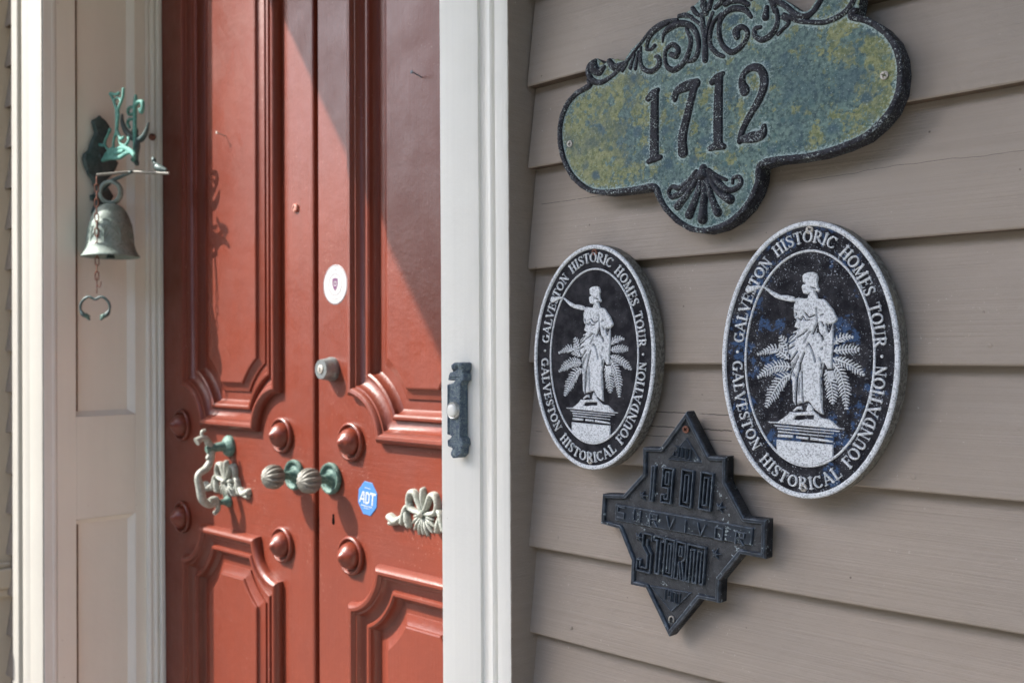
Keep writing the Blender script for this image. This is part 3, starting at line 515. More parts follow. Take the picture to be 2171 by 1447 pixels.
SKYBLOCK = mat('sky_block_leaves', (.05,.075,.03), .7); b = NB(SKYBLOCK); b.color(b.ramp(b.noise(1.2, 4, .6), [(.3,(.035,.055,.02)),(.7,(.075,.10,.04))]))
link('sky_block_hedge', sky_block_hedge(), None, mats=SKYBLOCK, kind='stuff')  # added out of view, taller in front to cut bright sky reflections
DKG = mat('fill_block_green', (.035,.05,.022), .7)
slab('fill_block_hedge', (4.6,6.0,-9.0,.6,-.6,2.9), DKG, kind='structure')  # invented dark mass that keeps right-facing surfaces dim
def side_leaves():
    rng = np.random.default_rng(8); V, F = [], []
    for k in range(7000):
        c = np.array((4.6+rng.normal()*.12, rng.uniform(-9,.6), rng.uniform(-.6,3.05))); r = rng.uniform(.06,.13)
        u = rng.normal(size=3); u /= np.linalg.norm(u); w2 = np.cross(u, rng.normal(size=3)); w2 /= np.linalg.norm(w2); b0 = len(V)
        V += [c-u*r, c+w2*r*.5, c+u*r, c-w2*r*.5]; F.append((b0,b0+1,b0+2,b0+3))
    return mesh_py('fill_block_leaves', V, F)
link('fill_block_leaves', side_leaves(), None, mats=DKG, kind='stuff')

# ============================================================ the two door leaves
def scoop_ring(s, x0, x1, z0, z1, r, n=12):
    Rr = r+s; a0 = math.asin(s/Rr) if s > 0 else 0.0; out = []
    for cx, cz, b0, b1 in ((x0,z0,math.pi/2-a0,a0),(x1,z0,math.pi-a0,math.pi/2+a0),(x1,z1,1.5*math.pi-a0,math.pi+a0),(x0,z1,2*math.pi-a0,1.5*math.pi+a0)):
        if s < 0: pass
        for k in range(n+1):
            a = b0+(b1-b0)*k/n; out.append((cx+Rr*math.cos(a), cz+Rr*math.sin(a)))
    return out
def loft(rings, y, close_last=False, ox=0):
    v, f = [], []; n = len(rings[0][0])
    for ring, h in rings:
        for x, z in ring: v.append((x-ox, y-h-y, z))
    for i in range(len(rings)-1):
        for k in range(n): a, b2 = i*n+k, i*n+(k+1) % n; f.append((a, b2, b2+n, a+n))
    if close_last: f.append(tuple((len(rings)-1)*n+k for k in range(n)))
    return v, f
PROF = [(0,-.001),(0,.005),(.0012,.0115),(.0045,.0170),(.0095,.0198),(.0150,.0188),(.0188,.0150),(.0198,.0115),(.0238,.0108),(.0258,.0050),(.0310,-.0005),(.0390,-.0045),(.0452,-.0052),(.0460,.0010),(.0485,.0042),(.0530,.0050),(.0568,.0020),(.0580,-.0050),(.0625,-.0120),(.0670,-.0150)]
def field_prof(): return [(.065,-.0148),(.0860,-.0148),(.0868,-.0110),(.0960,-.0085),(.1050,-.0040),(.1062,.0000),(.1090,.0012)]
bossP = [(.0385,-.001),(.0392,.005),(.0378,.0088),(.0345,.0100),(.0318,.0070),(.0298,.0025),(.0276,.0030),(.0268,.0090),(.0248,.0150),(.0212,.0205),(.0172,.0245),(.0130,.0278),(.0098,.0292),(.0075,.0322),(.0035,.0348),(.0007,.0355),(.0,.0355)]
def make_boss():
    v, f = lathe(bossP, 40); return mesh_py('boss', v, f, True, 50)
BOSS = make_boss()
def fit(x): return x
def leaf(xa, xb, label, hinge):
    t = thing('door_leaf', label, 'door', (xa, DY, 0), group='pair of red entrance door leaves')
    w_ = xb-xa
    P = [ (PX[hinge][0], PX[hinge][1], 1.3765, 2.62, .088), (PX[hinge][0], PX[hinge][1], .30, 1.1440, .086) ]
    bm = bmesh.new()
    def loop(pts, y): 
        vs = [bm.verts.new((x-xa, y, z)) for x, z in pts]; return [bm.edges.new((vs[i], vs[(i+1) % len(vs)])) for i in range(len(vs))]
    es = loop([(xa,.032),(xb,.032),(xb,ZT-.003),(xa,ZT-.003)], 0)
    for (x0,x1,z0,z1,r) in P: es += loop(scoop_ring(.003, x0,x1,z0,z1,r), 0)
    bmesh.ops.triangle_fill(bm, use_beauty=True, use_dissolve=False, edges=es)
    bmesh.ops.recalc_face_normals(bm, faces=bm.faces)
    if sum(f_.normal.y for f_ in bm.faces) > 0: bmesh.ops.reverse_faces(bm, faces=bm.faces)
    me = bpy.data.meshes.new('stiles_and_rails'); bm.to_mesh(me); bm.free()
    link('stiles_and_rails', me, t, mats=RED)
    box('core', (xa,xb,DY+.016,DY+.045,.032,ZT-.003), t, RED)
    box('edge', (xa,xa+.004,DY+.0003,DY+.016,.032,ZT-.003), t, RED); box('edge', (xb-.004,xb,DY+.0003,DY+.016,.032,ZT-.003), t, RED)
    for (x0,x1,z0,z1,r) in P:
        v, f = loft([(scoop_ring(s,x0,x1,z0,z1,r), h) for s, h in PROF], 0, ox=xa)
        me = mesh_py('moulding', v, f, True, 32); link('moulding', me, t, mats=RED)
        v, f = loft([(scoop_ring(s,x0,x1,z0,z1,r), h) for s, h in field_prof()], 0, True, ox=xa)
        me = mesh_py('panel', v, f, True, 20); link('panel', me, t, mats=RED)
    for bx, bz in [(PX[hinge][0]-(.018 if hinge == 'L' else .003),1.374),(PX[hinge][1]+.001,1.3735),(PX[hinge][0]-(.018 if hinge == 'L' else .003),1.148),(PX[hinge][1]+.002,1.138)]:
        link('boss', BOSS, t, (bx-xa,.0,bz), (R(90),0,0), mats=RED)
    return t
PX = {'L': (-1.3830,-.9650), 'R': (-.7164,-.300)}
leafL = leaf(-1.5125, -.8572, 'left red panelled door leaf with the patinated pull handle and its own brass knob', 'L')
leafR = leaf(-.8315, -.1395, 'right red panelled door leaf with the deadbolt and the round white and blue stickers', 'R')
def wp(t, name, me, x, y, z, rot=(0,0,0), mats=None, parent=None, **kw):
    o = root_loc(t); return link(name, me, parent or t, (x-o[0], y-o[1], z-o[2]), rot, mats, **kw)
# astragal strip on the left leaf closing the joint
o = root_loc(leafL)
vprof('astragal', [(-.8569,.2685),(-.8569,.2625),(-.8545,.2625),(-.8543,.2588),(-.8520,.2568),(-.8485,.2568),(-.8455,.2588),(-.8445,.2630),(-.8440,.275),(-.8340,.277),(-.8340,.29),(-.8569,.29)], .032, ZT-.003, leafL, RED, 2)
# knobs
def knob_mesh():
    prof = [(.0,.0795),(.0015,.0790),(.0035,.0778),(.009,.0768),(.017,.0735),(.0225,.0680),(.0255,.0600),(.0262,.0530),(.0250,.0450),(.0210,.0385),(.0150,.0350),(.0095,.0335)]
    prof = prof[::-1]
    def mod(a, i):
        r = prof[i][0]; k = min(1, max(0, (r-.0005)/.006)); return 1-.20*k*(1-abs(math.sin(a*6))**.7)
    v, f = lathe(prof, 96, mod); return mesh_py('knob_ball', v, f, True, 60)
KN = knob_mesh()
v, f = lathe([(.0185,.002),(.0130,.006),(.0105,.012),(.0085,.020),(.0080,.026),(.0098,.029),(.0098,.0335),(.004,.035)], 32); NECK = mesh_py('knob_neck', v, f, True, 60)
v, f = lathe([(.0315,-.001),(.0325,.003),(.0318,.0065),(.0300,.0085),(.0278,.0092),(.0262,.0080),(.0245,.0050),(.0205,.0030),(.0180,.0035),(.0150,.0060)], 56)
ROSE = mesh_py('rosette', v, f, True, 60)
bv, bf = [], []
for k in range(40):
    a = 2*math.pi*k/40; s_, t_ = lathe([(.0013*math.sin(u), .0013*math.cos(u)) for u in (0.01,.6,1.1,1.57,2.1)][::-1], 6)
    bv += [(x+.0302*math.cos(a), y+.0302*math.sin(a), z+.0088) for x, y, z in s_]; bf += [tuple(i+len(s_)*k for i in q) for q in t_]
BEADS = mesh_py('beading', bv, bf, True, 80)
for t, x, z in ((leafL,-.9147,1.2925),(leafR,-.7854,1.2957)):
    k = wp(t, 'knob', KN, x, DY-.002, z, (R(90),0,0), KNOBM)
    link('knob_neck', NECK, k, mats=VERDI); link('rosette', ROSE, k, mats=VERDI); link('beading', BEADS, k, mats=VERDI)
# deadbolt
v, f = lathe([(.0245,-.001),(.0248,.006),(.0235,.009),(.0225,.012),(.0205,.027),(.0195,.029),(.0,.0291)], 48)
db = wp(leafR, 'deadbolt', mesh_py('deadbolt', v, f, True, 30), -.7844, DY, 1.5174, (R(90),0,0), NICKEL)
v, f = lathe([(.0088,.0292),(.0088,.0305),(.0075,.0312),(.0,.0312)], 32); cy = link('key_cylinder', mesh_py('key_cylinder', v, f, True, 30), db, mats=SCREW)
v, f = box_vf(-.0011,.0011,-.0045,.0045,.0311,.0316); link('key_slot', mesh_py('key_slot', v, f), db, mats=DARK)
# peephole
v, f = lathe([(.0095,-.001),(.0098,.002),(.0080,.0050),(.0050,.0058),(.0042,.0045),(.0,.0043)], 28)
wp(leafL, 'peephole', mesh_py('peephole', v, f, True, 40), -.9119, DY, 1.8577, (R(90),0,0), metal_mat('painted_over_brass', (.42,.22,.18), (.36,.10,.07), (.5,.4,.34), .4, 90, .2))
# keyhole
X, Y = grid(-.008,.008,-.014,.012,.0004); S, H = strokes(X, Y, [[(0,.005,.0050),(0,-.009,.0095)]]); S2, _ = strokes(X, Y, [[(0,.005,.0065)]]); S = np.minimum(S, S2)
wp(leafR, 'keyhole', relief('keyhole', X, Y, S, np.full_like(S,.0003), base=0), -.7826, DY-.0003, 1.2154, (R(90),0,0), DARK)
# nails
for t, x, z, m_ in ((leafL,-1.1941,2.0518,SCREW),(leafR,-.5055,2.0558,PLATEB)):
    yy = DY+.001; v, f = tube([(0,0,0),(0,-.003,-.012),(-.001,-.006,-.024)], .0011, 8); v2, f2 = lathe([(0,-.0262),(.0032,-.0260),(.0034,-.0248),(.001,-.024)][::-1], 16)
    v2 = [(x_-.001, y_-.006, z_) for x_, y_, z_ in v2]
    V, F = join_vf([(v, f), (v2, f2)]); wp(t, 'nail', mesh_py('nail', V, F, True, 50), x, yy, z, (R(-90),0,0), m_)
# stickers
X, Y = grid(-.044,.044,-.044,.044,.0011); S = np.hypot(X, Y)-.0405
st = wp(leafR, 'round_sticker', relief('round_sticker', X, Y, S, np.full_like(S,.0004)), -.774, DY-.0002, 1.6885, (R(90),0,0), STICKW)
X, Y = grid(-.041,.041,-.041,.041,.0004); rr = np.hypot(X, Y); S = np.minimum(np.abs(rr-.0215)-.0007, np.abs(rr-.0388)-.0008)
for k in range(46):
    a = 2*math.pi*k/46; 
    if k % 9 == 4: continue
    S = np.minimum(S, np.hypot(X-.0300*math.cos(a), Y-.0300*math.sin(a))-.0012)
link('print_ring', relief('print_ring', X, Y, S, np.full_like(S,.00055)), st, mats=GREYP)
X, Y = grid(-.012,.012,-.016,.016,.0004); S = sdf_poly(X, Y, [(-.0095,.012),(0,.014),(.0095,.012),(.0095,.001),(.006,-.007),(0,-.0135),(-.006,-.007),(-.0095,.001)]); S = np.maximum(S, -(np.abs(np.hypot(X,Y-.002)-.0042)-.0008))
link('shield_print', relief('shield_print', X, Y, S, np.full_like(S,.0006)), st, mats=PURP)
oc = [(.0315*math.cos(R(22.5+45*k)), .0350*math.sin(R(22.5+45*k))) for k in range(8)]
X, Y = grid(-.036,.036,-.038,.038,.0012); S = sdf_poly(X, Y, oc)
ad = wp(leafR, 'octagonal_sticker', relief('octagonal_sticker', X, Y, S, np.full_like(S,.0006)), -.6697, DY-.0006, 1.2660, (R(90),R(4),0), BLUE)
X, Y = grid(-.028,.028,-.022,.022,.0004)
def L(pts, w_): return [(x, y, w_) for x, y in pts]
adt = [L([(-.0240,-.0095),(-.0145,.0105),(-.0115,.0105),(-.0105,-.0095)], .0034), L([(-.020,-.0035),(-.011,-.0035)], .0028),
       L([(-.0048,-.0095),(-.0040,.0105),(.0010,.0105),(.0055,.0070),(.0050,-.0060),(.0005,-.0095),(-.0048,-.0095)], .0034), L([(.0090,.0110),(.0240,.0110)], .0036), L([(.0168,.0110),(.0158,-.0105)], .0040)]
S, _ = strokes(X, Y, adt, 1)
for (xa_, xb_, yy, ww) in ((-.010,.010,.0200,.0014),(-.020,.018,-.0155,.0018),(-.011,.010,-.0200,.0012)):
    n_ = int((xb_-xa_)/.0030)
    for k in range(n_): S = np.minimum(S, np.maximum(np.abs(X-(xa_+.0030*k+.0015))-.0011, np.abs(Y-yy)-ww/2))
link('lettering', relief('lettering', X, Y, S, np.full_like(S,.0011), base=.0006), ad, mats=LETW)
# bow ornaments
def bow():
    X, Y = grid(-.102,.102,-.047,.058,.0008); s = []
    for g in (-1, 1):
        s += [[(g*.005,.006,.012),(g*.014,.022,.013),(g*.022,.036,.014),(g*.034,.036,.015),(g*.040,.022,.014),(g*.036,.008,.014),(g*.022,.002,.012),(g*.006,.000,.010)],
              [(g*.036,.014,.010),(g*.048,.006,.014),(g*.053,-.008,.016),(g*.058,-.022,.015)], [(g*.048,.000,.012),(g*.044,-.014,.016),(g*.040,-.026,.014)],
              [(g*.060,-.012,.012),(g*.068,-.018,.016),(g*.078,-.022,.018),(g*.094,-.016,.020)], [(g*.078,-.024,.014),(g*.092,-.027,.014)],
              [(g*.030,.004,.010),(g*.044,.006,.009)]]
        for k, (a, l) in enumerate(((-70,.036),(-48,.036),(-28,.033),(-8,.026),(14,.026))):
            a = R(a); s.append([(g*.006*math.cos(a),.006*math.sin(a),.004),(g*l*.6*math.cos(a),l*.6*math.sin(a)-.002,.0105),(g*l*math.cos(a),l*math.sin(a)-.004,.005)])
    s += [[(0,.012,.008),(0,.030,.014),(0,.044,.013)], [(0,-.006,.006),(0,-.020,.010),(0,-.036,.006)]]
    s = [[(a, b_, c_*.82) for a, b_, c_ in q] for q in s]; S, H = strokes(X, Y, s, 5, 1.7, .012)
    S2, H2 = strokes(X, Y, [[(0,0,.015)]], 1, 1.6); S = np.minimum(S, S2); H = np.maximum(H, H2+.003*(S2 < 0))
    return relief('bow_ornament', X, Y, S, H+.002, base=0, skirt=.001)
BOW = bow()
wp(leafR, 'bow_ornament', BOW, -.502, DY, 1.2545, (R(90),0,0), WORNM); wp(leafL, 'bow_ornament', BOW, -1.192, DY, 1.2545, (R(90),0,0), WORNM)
# pull handle on the left leaf
hv = []
def hpt(p, dx=0): return (-1.192+dx, DY+p[0]*1e-4, p[1]*1e-4)
for s_ in D['handle']:
    q = catmull(np.array([(*hpt(p), p[2]*1e-4/2*1.3) for p in s_]), 5)
    hv.append(tube(q[:,:3], q[:,3], 14, up=(1,0,0)))
V, F = join_vf(hv); ol = root_loc(leafL)
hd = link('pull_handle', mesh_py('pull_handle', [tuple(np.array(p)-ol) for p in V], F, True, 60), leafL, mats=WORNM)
q = catmull(np.array([(-1.192,.205,1.331,.0075),(-1.190,.222,1.3335,.0095),(-1.186,.238,1.336,.011),(-1.182,.251,1.3365,.012)]), 4)
V, F = tube(q[:,:3], q[:,3], 14, up=(1,0,0)); link('handle_stem', mesh_py('handle_stem', [tuple(np.array(p)-ol) for p in V], F, True, 60), hd, mats=VERDI)
v, f = lathe([(.0245,-.001),(.0250,.003),(.0235,.007),(.0190,.011),(.0130,.0145),(.008,.018)], 40); HROSE = mesh_py('handle_rosette', v, f, True, 60)
o_ = link('handle_rosette', HROSE, hd, (-1.183-ol[0], DY-.0005-ol[1], 1.3365), (R(90),0,0), VERDI)
v, f = lathe([(.0135,-.001),(.0140,.003),(.0110,.008),(.0070,.014),(.0055,.024)], 30)
link('handle_foot', mesh_py('handle_foot', v, f, True, 60), hd, (-1.186-ol[0], DY-.0005-ol[1], 1.2085), (R(90),0,0), VERDI)

# ============================================================ bell and its bracket on the left reveal
bell = thing('door_bell', 'weathered bronze hand bell with pull chain hanging from a verdigris bracket on the reveal', 'bell', (XL+.0005,.10,1.95))
ob = np.array((XL+.0005,.10,1.95))
def bp(name, V, F, m, parent=None, sh=60): return link(name, mesh_py(name, [tuple(np.array(p)-ob) for p in V], F, True, sh), parent or bell, mats=m)
X, Y = grid(*bounds(M(D['wall_plate']), .004), .0012); S = sdf_poly(X, Y, M(D['wall_plate'])); H = bevel_h(S, .004, .006)
for (a, c) in ((-.022,.075),(-.048,-.020),(.012,.078),(-.018,.035)): 
    S3 = np.hypot(X-a, Y-c)-.006; H = np.maximum(H, np.where(S3 < 0, .008, 0)*np.clip(-S3/.004, 0, 1))
me = relief('wall_plate', X, Y, S, H, base=0, skirt=.003)
# plate lies on the reveal: local x -> world Y, local y -> Z, local z -> +X
pm = Matrix(((0,0,1,0),(1,0,0,-.01),(0,1,0,0),(0,0,0,1)))
wpo = link('wall_plate', me, bell, mats=DARKBR); wpo.matrix_local = Matrix.Translation((.004,0,0)) @ pm
def bracket(name, key, y0, m, kr=.6, hm=.0028, fat=1.3):
    st_ = [[(a, b_, c_*fat) for a, b_, c_ in M(s)] for s in D[key]]; allp = [p for s in st_ for p in s]
    X, Y = grid(*bounds(allp, .012), .0007); S, H = strokes(X, Y, st_, 5, kr, hm)
    me = relief(name, X, Y, S, H+.0004, base=0, skirt=.0025)
    return link(name, me, bell, (-1.508-ob[0], y0-ob[1], 0), (R(90),0,0), m)
bracket('bracket_scroll', 'fishtail', .100, VERDIGREEN); bracket('finial', 'finial', .132, VERDIGREEN, .9, .005); bracket('winged_figure', 'figure', .138, DARKBR, 1.0, .009, 1.1)
# support arm from plate to the finial, lever bar, little bird
V, F = tube([(-1.512,.100,1.935),(-1.45,.104,1.962),(-1.400,.112,1.970),(-1.365,.114,1.974)], [.0055,.0045,.004,.004], 10); bp('support_arm', V, F, DARKBR)
V, F = tube(catmull([(-1.4195,.055,1.9655),(-1.397,.085,1.970),(-1.3729,.115,1.9745),(-1.325,.137,1.970),(-1.2756,.160,1.9640)], 4), .0034, 10); lever = bp('lever_bar', V, F, KNOBM)
q = catmull(np.array([(-1.3335,.150,2.008,.0028),(-1.329,.150,2.001,.0055),(-1.325,.150,1.994,.0035),(-1.313,.150,1.984,.0085),(-1.300,.153,1.977,.0090),(-1.283,.158,1.972,.004)]), 4)
V, F = tube(q[:,:3], q[:,3], 10); bp('bird', V, F, DARKBR)
# bell cup
BX, BY = -1.447, .10
cup = [(.012,1.9060),(.020,1.9030),(.027,1.8985),(.0345,1.8900),(.0405,1.8790),(.0445,1.8680),(.0462,1.8610),(.0475,1.8600),(.0482,1.8585),(.0500,1.8400),(.0520,1.8200),(.0535,1.8080),(.0548,1.8065),(.0552,1.8045),(.0560,1.8000),(.0590,1.7930),(.0640,1.7850),(.0668,1.7815),(.0665,1.7795),(.0630,1.7800),(.0560,1.7900),(.0500,1.8050),(.0460,1.8400),(.0400,1.8700),(.0200,1.8950),(.0,1.8980)]
v, f = lathe([(0.0001,1.9065)]+cup, 64); v = [(x+BX, y+BY, z) for x, y, z in v]
cupo = bp('bell_cup', v, [tuple(q[::-1]) for q in f], BRONZE, None, 50)
# cast foliage round the cup
rl = []
for k in range(9):
    a0 = 2*math.pi*k/9
    for (da, z1, z2, ww) in ((0,1.812,1.850,.004),(.18,1.818,1.838,.003),(-.18,1.818,1.838,.003),(.10,1.835,1.850,.0028),(-.10,1.835,1.850,.0028)):
        pts = []
        for u in np.linspace(0, 1, 6):
            z = z1+(z2-z1)*u; r_ = .0536-(z-1.806)*.0955; a = a0+da*u*1.3
            pts.append((BX+r_*math.cos(a), BY+r_*math.sin(a), z))
        rl.append(tube(pts, [ww*.25, ww*.55, ww*.6, ww*.5, ww*.35, ww*.15], 6))
V, F = join_vf(rl); link('cast_leaves', mesh_py('cast_leaves', [tuple(np.array(p)-ob) for p in V], F, True, 70), cupo, mats=BRONZE)
ra = np.linspace(0, 2*math.pi, 41)[:-1]; dirr = np.array((math.sin(TH), math.cos(TH), 0))
ring = [np.array((BX,BY,1.9335))+dirr*.0245*math.cos(a)+np.array((0,0,1))*.0260*math.sin(a) for a in ra]
V, F = tube(ring, .0042, 12, closed=True, flat=1.5); link('bell_ring', mesh_py('bell_ring', [tuple(np.array(p)-ob) for p in V], F, True, 60), cupo, mats=BRONZE)
V, F = tube([(BX,BY,1.896),(BX,BY,1.80),(BX,BY,1.776)], [.004,.0045,.010], 12); link('clapper', mesh_py('clapper', [tuple(np.array(p)-ob) for p in V], F, True, 60), cupo, mats=DARKBR)
V, F = lathe([(.0090,.0),(.0075,.006),(.0050,.012),(.0,.016)], 20); sc_ = link('iron_stub', mesh_py('iron_stub', V, F, True, 50), fr, (-1.503+.82, .232, 2.0935), (0, R(90), 0), RUST)
# chain links
CX_, CY_ = -1.4195, .055; z = 1.962; k = 0
LINK = None
lens_ = [.020]*14
for ln in lens_:
    if z < 1.712: break
    rx, rz = .0042, ln*.5
    pts = []
    for a in np.linspace(0, 2*math.pi, 21)[:-1]:
        sx = rx*math.cos(a); sz = (rz-rx)*(1 if math.sin(a) > 0 else -1)+rx*math.sin(a); pts.append((sx, 0, sz))
    V, F = tube(pts, .0014, 6, closed=True)
    if LINK is None: LINK = mesh_py('chain_link', V, F, True, 70)
    zz = z-rz; link('chain_link', LINK, bell, (CX_-ob[0]+random.uniform(-.0008,.0008), CY_-ob[1], zz-ob[2]), (0, random.uniform(-.05,.05), R(44) if k % 2 else R(-20)), RUST)
    z -= ln-.0030; k += 1
V, F = tube(catmull([(CX_,CY_,z+.004),(CX_-.0002,CY_,z-.012),(CX_+.006,CY_+.004,z-.020),(CX_+.009,CY_+.006,z-.006)], 4), .0011, 6); bp('hook', V, F, RUST)
V, F = tube([(CX_,CY_,z+.002),(CX_-.001,CY_,1.690)], .0011, 6); bp('wire', V, F, RUST)
# pull ring, open at the bottom with leafy ends
PC = np.array((-1.430,.055,1.6585)); pts = []; rad = []
for a in np.linspace(-62, 242, 34):
    aa = R(a); dip = .010*math.exp(-((a-90)/16)**2)
    pts.append(PC+dirr*.0345*math.cos(aa)+np.array((0,0,1))*(.0280*math.sin(aa)-dip)); e_ = min(a+62, 242-a)
    rad.append(.0026+.0030*math.exp(-((e_-26)/16)**2) if e_ < 60 else .0030)
V, F = tube(pts, rad, 10); bp('pull_ring', V, F, DARKBR)
for g in (-1, 1):
    a = R(-62 if g > 0 else 242); c_ = PC+dirr*.0345*math.cos(a)+np.array((0,0,1))*.028*math.sin(a)
    V, F = join_vf([tube([c_+dirr*g*.006+np.array((0,0,.006)), c_+dirr*(-g*.004)+np.array((0,0,dz))], [.0060,.0022], 8) for dz in (.003,-.005)])
    bp('leaf_tip', V, F, VERDI)

# ============================================================ doorbell button on the right casing
dbell = thing('doorbell', 'ornate dark patinated doorbell plate with a round white button on the white casing', 'doorbell', (-.0924,-.0335,1.4733), (R(90),0,0))
pp = M(D['bell_plate']); X, Y = grid(*bounds(pp, .002), .0006); S = sdf_poly(X, Y, pp); H = .0135+bevel_h(S, 0.0, 1)-.0012*np.clip(1+S/.0015, 0, 1)
S4 = sdf_poly(X, Y, [(-.0105,.045),(.0115,.045),(.0115,-.045),(-.0105,-.045)])
H = H-np.where((np.abs(Y) < .047), .0014*np.clip(-S4/.001, 0, 1), 0)
for (cx, cy, rr_, hh) in ((.001,.062,.009,.004),(-.009,.0610,.0055,.003),(.015,.062,.007,.003),(.004,.074,.0105,.002),(.001,-.061,.008,.003),(-.009,-.062,.0050,.003),(.014,-.062,.007,.003),(.006,-.074,.010,.002)):
    d = np.hypot(X-cx, Y-cy)/rr_; H = H+hh*np.sqrt(np.clip(1-d*d, 0, 1))
for (cx, cy) in ((-.006,.0515),(.0015,.0535),(-.004,-.0515)): H = H-.002*(np.hypot(X-cx, Y-cy) < .0018)
link('bell_plate', relief('bell_plate', X, Y, S, H, base=.0105, skirt=.0002), dbell, mats=PLATEB)
v, f = lathe([(.0118,.0115),(.0118,.0145),(.0105,.0165),(.0092,.0160),(.0088,.0145)], 40); link('button_ring', mesh_py('button_ring', v, f, True, 50), dbell, mats=BUTTONR)
v, f = lathe([(.0086,.0125),(.0086,.0168),(.0078,.0182),(.0050,.0190),(.0,.0192)], 40); link('button', mesh_py('button', v, f, True, 50), dbell, mats=BUTTON)

# ============================================================ screws
def screw_mesh(r=.0042):
    X, Y = grid(-r*1.15, r*1.15, -r*1.15, r*1.15, .0003); d = np.hypot(X, Y); H = .0011*np.sqrt(np.clip(1-(d/(r*1.25))**2, 0, 1))
    c, s = math.cos(.5), math.sin(.5); U, W = c*X+s*Y, -s*X+c*Y
    cross = ((np.abs(U) < .0006) & (np.abs(W) < r*.55)) | ((np.abs(W) < .0006) & (np.abs(U) < r*.55)); H = np.where(cross, -.0012, H)
    return relief('screw', X, Y, d-r, H, base=-.0006, sharp=60)
SCR = screw_mesh()
# ============================================================ serif capitals in unit height
def arc(cx, cy, rx, ry, a0, a1, w0, w1=None, n=12):
    out = []
    for k in range(n+1):
        a = R(a0+(a1-a0)*k/n); t = abs(math.cos(a)); ww = w0+((w1 if w1 is not None else w0)-w0)*t; out.append((cx+rx*math.cos(a), cy+ry*math.sin(a), ww))
    return out
K, k_ = .205, .10
def sf(x, y, l=.17): return [(x-l, y, .085), (x+l, y, .085)]
def stem(x): return [[(x,.03,K),(x,.97,K)], sf(x,.045), sf(x,.955)]
GL = {
 'I': (.42, stem(.21)), 'H': (.92, stem(.21)+stem(.71)+[[(.21,.5,k_),(.71,.5,k_)]]),
 'G': (.92, [arc(.44,.5,.34,.44,48,315,k_,K,18), [(.74,.10,K*.9),(.74,.40,K*.9)], sf(.72,.43,.15), [(.68,.80,.10),(.71,.95,.10)]]),
 'C': (.84, [arc(.44,.5,.34,.44,48,315,k_,K,18), [(.68,.78,.10),(.71,.95,.10)], [(.68,.17,.10),(.72,.26,.06)]]),
 'A': (.92, [[(.10,.03,k_),(.43,.98,k_)], [(.42,.98,K),(.80,.03,K)], [(.22,.34,k_),(.66,.34,k_)], sf(.10,.045,.12), sf(.80,.045,.14)]),
 'L': (.74, stem(.21)+[[(.2,.05,.11),(.66,.05,.11)], [(.66,.05,.10),(.69,.26,.08)]]),
 'V': (.90, [[(.13,.97,K),(.46,.04,K)], [(.46,.04,k_),(.78,.97,k_)], sf(.13,.955,.14), sf(.78,.955,.12)]),
 'E': (.76, stem(.21)+[[(.2,.95,.10),(.64,.95,.10)], [(.2,.05,.10),(.66,.05,.10)], [(.2,.52,.10),(.54,.52,.10)], [(.64,.95,.08),(.66,.76,.08)], [(.66,.05,.08),(.69,.26,.08)], [(.55,.42,.07),(.55,.62,.07)]]),
 'F': (.72, stem(.21)+[[(.2,.95,.10),(.64,.95,.10)], [(.2,.52,.10),(.54,.52,.10)], [(.64,.95,.08),(.66,.76,.08)], [(.55,.42,.07),(.55,.62,.07)]]),
 'S': (.70, [[(.56,.78,.09),(.50,.91,.11),(.35,.96,.12),(.19,.89,.15),(.15,.74,.17),(.24,.60,.19),(.42,.48,.20),(.55,.34,.19),(.54,.16,.16),(.38,.05,.12),(.22,.07,.11),(.13,.24,.09)], [(.57,.74,.08),(.58,.95,.07)], [(.12,.05,.07),(.13,.26,.08)]]),
 'T': (.80, [[(.40,.03,K),(.40,.95,K)], sf(.40,.045), [(.06,.945,.11),(.74,.945,.11)], [(.06,.95,.08),(.05,.74,.08)], [(.74,.95,.08),(.75,.74,.08)]]),
 'O': (.92, [arc(.46,.5,.35,.44,0,360,k_,K,24)]), 'U': (.90, [[(.20,.95,K),(.20,.36,K),(.26,.16,.19),(.45,.085,.17),(.63,.16,.14),(.69,.36,k_),(.69,.95,k_)], sf(.20,.955,.15), sf(.69,.955,.13)]),
 'N': (.94, [[(.19,.03,k_),(.19,.97,k_)], [(.17,.97,K),(.74,.06,K)], [(.74,.06,k_),(.74,.97,k_)], sf(.19,.045,.13), sf(.14,.955,.12), sf(.74,.955,.13)]),
 'R': (.88, stem(.21)+[[(.2,.95,.09),(.45,.94,.12),(.60,.84,.17),(.61,.68,.18),(.48,.54,.12),(.2,.50,.09)], [(.40,.52,.14),(.60,.24,K),(.80,.05,.12)]]),
 'M': (1.12, [[(.19,.03,k_),(.19,.97,k_)], [(.19,.97,K),(.54,.10,.15)], [(.54,.10,k_),(.88,.97,k_)], [(.89,.03,K),(.89,.97,K)], sf(.19,.045,.13), sf(.89,.045,.15), sf(.15,.955,.11), sf(.91,.955,.13)]),
 'D': (.92, stem(.21)+[[(.2,.95,.09),(.42,.94,.11),(.62,.84,.16),(.74,.5,K),(.62,.16,.16),(.42,.06,.11),(.2,.05,.09)]]),
}
LH = .0122
def glyph(ch):
    wd, st_ = GL[ch]; s = [[((x-wd/2)*LH, (y-.5)*LH, w_*LH*1.02) for x, y, w_ in q] for q in st_]
    X, Y = grid(-wd/2*LH-.001, wd/2*LH+.001, -LH*.56, LH*.56, .00034); S, _ = strokes(X, Y, s, 3 if ch in 'GCSOUDR' else 1)
    return relief('letter', X, Y, S, bevel_h(S, .0011, .0004), base=-.0004)
GM = {c: glyph(c) for c in GL}
EA, EB = .0778, .1244            # ellipse the lettering rides on
def ell(t): return EA*math.cos(t), EB*math.sin(t)
